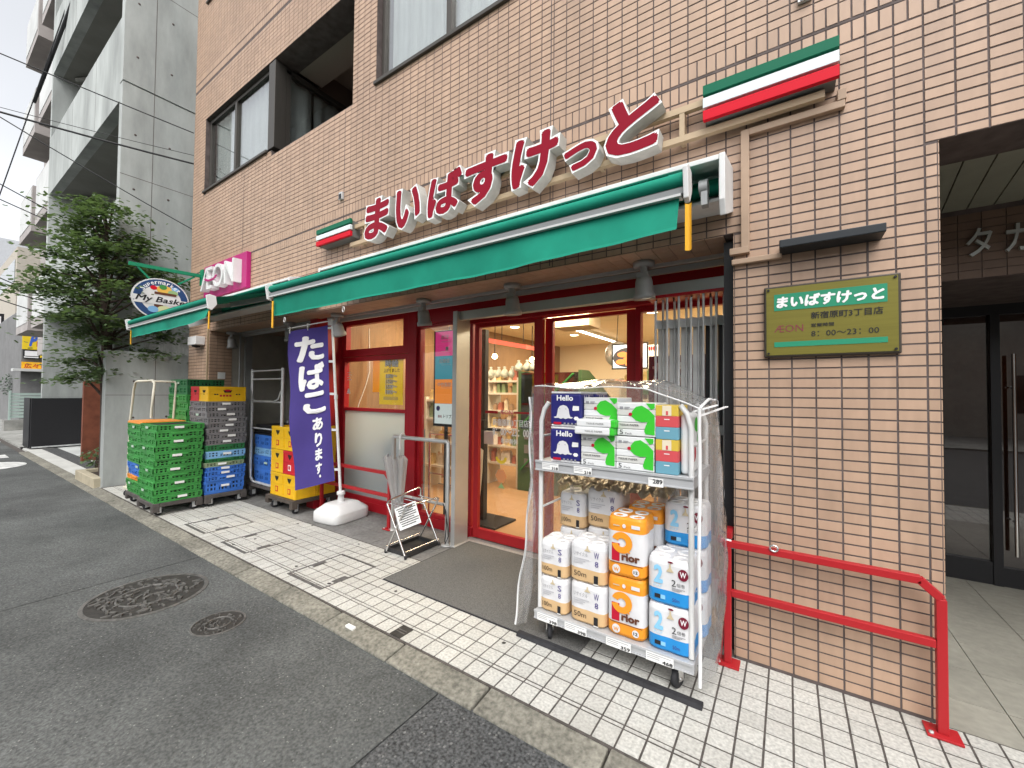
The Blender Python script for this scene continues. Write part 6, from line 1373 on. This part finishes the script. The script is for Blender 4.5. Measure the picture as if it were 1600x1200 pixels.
# parking signs
ps = thing('parking_sign', 'yellow parking sign above a black and white panel on the grey building', 'sign', (-24.9, 3, 2.6))
BX(-24.95, -24.88, 2.55, 3.55, 2.98, 3.72).build('yellow_panel', M_yel2, ps); BX(-24.95, -24.89, 2.58, 3.55, 2.62, 2.96).build('dark_panel', M_black, ps)
q = lambda d: (-24.88+d, 0, 0); M_pb = mat('print_blue', (.05, .13, .55), .5)
put('print', [TX('P', (2.72, 2.95, 3.1, 3.6), q(.004), FR_RIGHT, M_pb, offset=.06, shear=.3), SH([[(0, 0), (.4, .2), (1, 1), (.5, .5), (0, .6)]], (2.92, 3.3, 3.1, 3.45), q(.003), FR_RIGHT, M_sr), RC((2.62, 2.98, 2.72, 2.92), q(-.004), FR_RIGHT, M_wink), RC((2.6, 2.98, 2.65, 2.69), q(-.004), FR_RIGHT, M_wink), SH([[(0, 0), (1, .5), (0, 1)]], (3.02, 3.3, 2.66, 2.94), q(-.004), FR_RIGHT, M_yel2)], ps)
p2 = thing('parking_banner', 'amber strip sign with red characters below the parking sign', 'sign', (-24.9, 3, 2.15))
BX(-24.95, -24.89, 2.55, 3.5, 2.18, 2.48).build('panel', mat('amber', (.80, .42, .02), .5), p2); put('lettering', [TX('広々16台', (2.62, 3.42, 2.24, 2.42), (-24.885, 0, 0), FR_RIGHT, M_prr, offset=.02)], p2)
# far street: pale hazy blocks, car, pole sign, shrubs
for i, (x0, x1, y0, y1, z, c, lab) in enumerate(((-48, -34, 3.2, 12, 9, (.46, .42, .36), 'pale cream building far down the street'), (-75, -50, 3.6, 14, 13, (.5, .52, .55), 'hazy pale grey tower at the end of the street'), (-90, -60, -9, -2.5, 8, (.55, .56, .58), 'hazy low building closing the far end of the street'))):
    t = thing('far_building', lab, 'building', ((x0+x1)/2, (y0+y1)/2, 0)); m_ = mat('far_wall', c, .9, var=.05)
    BX(x0, x1, y0, y1, 0, z).build('wall', m_, t)
    for k in range(int(z/3)): BX(x0+1, x1-.5, y0-.03, y0-.005, 1.2+3*k, 2.4+3*k).build('window', M_uglass, t)
    for k in range(int(z/3)): BX(x1+.005, x1+.03, y0+.8, y0+3, 1.2+3*k, 2.4+3*k).build('window', M_uglass, t)
vsn = thing('vertical_sign', 'tall white and black vertical shop sign far down the street', 'sign', (-33, 2.1, 3)); BX(-33.1, -32.9, 2.15, 2.75, 1.6, 5.2).build('board', M_black, vsn)
for k in range(6): BX(-32.9, -32.88, 2.25, 2.65, 1.75+.57*k, 2.2+.57*k).build('white_field', M_tag, vsn)
def bush(name, label, x, y, z0, r, n, m, zs=1, seed=1, cat='shrub'):
    rr = random.Random(seed); t = thing(name, label, cat, (x, y, 0)); B = MB()
    for i in range(n):
        d = Vector((rr.gauss(0, 1), rr.gauss(0, 1), rr.gauss(0, 1))).normalized()*(rr.random()**.35); p = Vector((x, y, z0))+Vector((d.x*r, d.y*r, d.z*r*zs)); leafq(B, p, rr, .07)
    B.build('foliage', m, t); MB().tube([(x, y, 0), (x, y, z0)], [.05, .03], 7).build('trunk', M_bark, t)
def leafq(B, p, rr, s, droop=.35):
    a = rr.random()*6.283; tl = rr.uniform(-.5, .35)-droop; L = s*rr.uniform(.7, 1.3); w = L*.36
    d = Vector((math.cos(a)*math.cos(tl), math.sin(a)*math.cos(tl), math.sin(tl))); sd = Vector((-math.sin(a), math.cos(a), rr.uniform(-.5, .5))).normalized()*w
    B.add([p, p+d*L*.5+sd, p+d*L, p+d*L*.5-sd], [(0, 1, 2, 3)])
M_leafm = mat('leaf', (.098, .152, .07), .45, rnd=.5, spec=.5)
_n = M_leafm.node_tree; _b = _n.nodes['Principled BSDF']; _t = _n.nodes.new('ShaderNodeBsdfTranslucent'); _t.inputs[0].default_value = (.12, .19, .05, 1)
_m = _n.nodes.new('ShaderNodeMixShader'); _m.inputs[0].default_value = .4; _n.links.new(_b.outputs[0], _m.inputs[1]); _n.links.new(_t.outputs[0], _m.inputs[2]); _n.links.new(_m.outputs[0], _n.nodes['Material Output'].inputs[0])
M_leafd = mat('leaf_dark', (.03, .075, .03), .5, rnd=.4); M_bark = mat('bark', (.07, .05, .04), .9, var=.3, bump=.5)
bush('round_shrub', 'round clipped dark green shrub by the far pavement', -27.5, 2.9, 1.6, .75, 1500, M_leafd, .8, 2)
bush('small_plant', 'little green plant at the foot of the rust post', -9.6, 1.85, .3, .22, 160, M_leafm, .8, 4, 'plant')
fc = thing('metal_fence', 'pale green metal louvre fence beside the far pavement', 'fence', (-22, 2.2, 0))
for k in range(8): BX(-22.0, -21.96, 2.05, 2.75, .42+.11*k, .50+.11*k).build('slat', mat('fence_mint', (.38, .48, .44), .6) if k == 0 else bpy.data.materials['fence_mint'], fc)
BX(-22.02, -21.94, 2.0, 2.05, .1, 1.35).build('post', bpy.data.materials['fence_mint'], fc); BX(-22.2, -21.8, 1.9, 2.9, 0, .35).build('plinth', M_concrete2, fc)
car = thing('parked_car', 'white car far away at the edge of the street', 'car', (-44, 3.4, 0)); 
MB().prism([(-2, .35), (2, .35), (2.05, .8), (1.3, .95), (.7, 1.45), (-1.2, 1.45), (-1.9, .95), (-2.05, .8)], (-44, 2.2, 0), (1, 0, 0), (0, 0, 1), (0, 1.6, 0)).build('body', M_white, car, bevel=.05)
for x in (-45.3, -42.7):
    for y in (2.25, 3.75): MB().lathe([(0, -.1), (.3, -.1), (.32, 0), (.3, .1), (0, .1)], (x, y, .3), 14, axis='Y').build('wheel', M_rubber, car)
BX(-43.35, -43.3+.02, 2.35, 3.65, .97, 1.35).build('windscreen', M_dglass, car)
# ================================================================== tree
tr_ = thing('street_tree', 'layered dark green tree leaning over the concrete wall', 'tree', (-8.66, 1.75, 0))
tk = MB(); tk.tube([(-8.66, 1.76, 0), (-8.66, 1.76, .8), (-8.65, 1.74, 1.5), (-8.66, 1.72, 2.2), (-8.7, 1.68, 2.9), (-8.72, 1.6, 3.7)], [.09, .085, .075, .06, .045, .02], 9)
rr = random.Random(21); cl = []
for z0, r, n in ((1.72, .38, 5), (2.08, .68, 10), (2.5, .85, 13), (2.92, .88, 13), (3.32, .82, 12), (3.7, .66, 10), (4.02, .46, 7), (4.25, .25, 3)):
    for k in range(n):
        a = 6.283*k/n+rr.uniform(-.4, .4); q = r*rr.uniform(.45, 1.0); x = -8.72+q*math.cos(a)*1.0; y = 1.72+q*math.sin(a)*1.08; z = z0+rr.uniform(-.14, .14)-.16*q
        if x < BXR+.05 and y > BY-.1: y = BY-.12-rr.random()*.2
        if z < 2.35 and y < 1.32: continue
        cl.append((x, y, z)); tk.tube([(-8.68, 1.70, max(1.2, z0-.4)), ((x-8.68)/2, (y+1.7)/2, z-.02), (x, y, z)], [.022, .012, .005], 5)
for z0, x, y in ((2.3, -8.45, 2.35), (2.7, -8.40, 2.45), (3.05, -8.5, 2.4), (2.0, -8.5, 2.2), (3.3, -8.62, 2.2), (2.5, -8.6, 2.1)):
    cl.append((x, y, z0)); tk.tube([(-8.68, 1.70, z0-.3), (x, y, z0)], [.02, .005], 5)
tk.build('trunk', M_bark, tr_)
B = MB()
for x, y, z in cl:
    for i in range(190):
        a = rr.random()*6.283; q = abs(rr.gauss(0, .20)); p = Vector((x+q*math.cos(a)*1.3, y+q*math.sin(a)*1.2, z+rr.gauss(0, .04)-.20*q))
        if p.x < BXR+.02 and p.y > BY-.02: continue
        if p.x > -8.06 and p.y > 2.5: continue
        leafq(B, p, rr, .07, .12)
B.build('crown', M_leafm, tr_)
# ================================================================== overhead wires
M_wire = mat('wire', (.03, .03, .032), .6)
def wire(a, b, sag, r, label):
    a = Vector(a); b = Vector(b); pts = [a.lerp(b, k/16)+Vector((0, 0, -sag*4*(k/16)*(1-k/16))) for k in range(17)]
    tag(MB().tube(pts, r, 5).build('overhead_wire', M_wire, loc=a), label, 'wire', 'overhead wires across the street')
def onray(px, py, X):
    d = CF+CR*((px-800)/639.3)+CU*((600-py)/639.3); return CAM+d*((X-CAM.x)/d.x)
for (p0_, y0_), (p1_, y1_), sg, r, l_ in (((303, 208), (-40, 58), .05, .012, 'thin wire, upper one crossing the concrete balconies'), ((303, 256), (-40, 143), .12, .02, 'thick black cable crossing the lower concrete balcony'), ((303, 243), (-40, 140), .1, .006, 'very thin wire just above the thick cable'), ((300, 358), (-20, 140), .18, .011, 'thin sagging wire running down to the tiled corner')):
    a_ = onray(p0_, y0_, -8.2); b_ = onray(p1_, y1_, -9.2); wire(a_, a_+(b_-a_)*4, sg*2, r*.72, l_)
for (p0_, y0_), (p1_, y1_), l_ in (((45, 175), (-6, 320), 'wire rising beside the balcony block'), ((-10, 280), (75, 328), 'wire in front of the balcony block, upper'), ((-10, 305), (75, 345), 'wire in front of the balcony block, lower'), ((-10, 428), (60, 460), 'wire far down the street, upper'), ((-10, 447), (66, 470), 'wire far down the street, middle'), ((-10, 463), (66, 490), 'wire far down the street, lower')):
    b_ = onray(p1_, y1_, -15.2); a_ = onray(p0_, y0_, -14.5); wire(b_+(a_-b_)*6, b_, .05, .012, l_)
wire(onray(118, -10, -13), onray(53, 160, -15), .02, .035, 'thick dark service pipe cable before the balcony block')
# ================================================================== opposite side of the street, unseen house added for the glass reflections
M_opp = mat('opposite_wall', (.42, .40, .36), .8, var=.06, dirt=.2)
op = thing('reflection_house', 'plain pale house added out of view across the street for reflections', 'building', (0, -9, 0))
BX(-14, 14, -20, -12, 0, 5.5).build('wall', M_opp, op)
for k in range(7):
    for z_ in (.9,): BX(-12.5+3.8*k, -10.8+3.8*k, -12, -11.97, z_, z_+1.3).build('window', M_dglass, op)
tag(BX(-60, 60, -12, -7.0, -.1, .02).build('opposite_pavement', M_concrete2), 'pavement on the other side of the street', kind='structure')
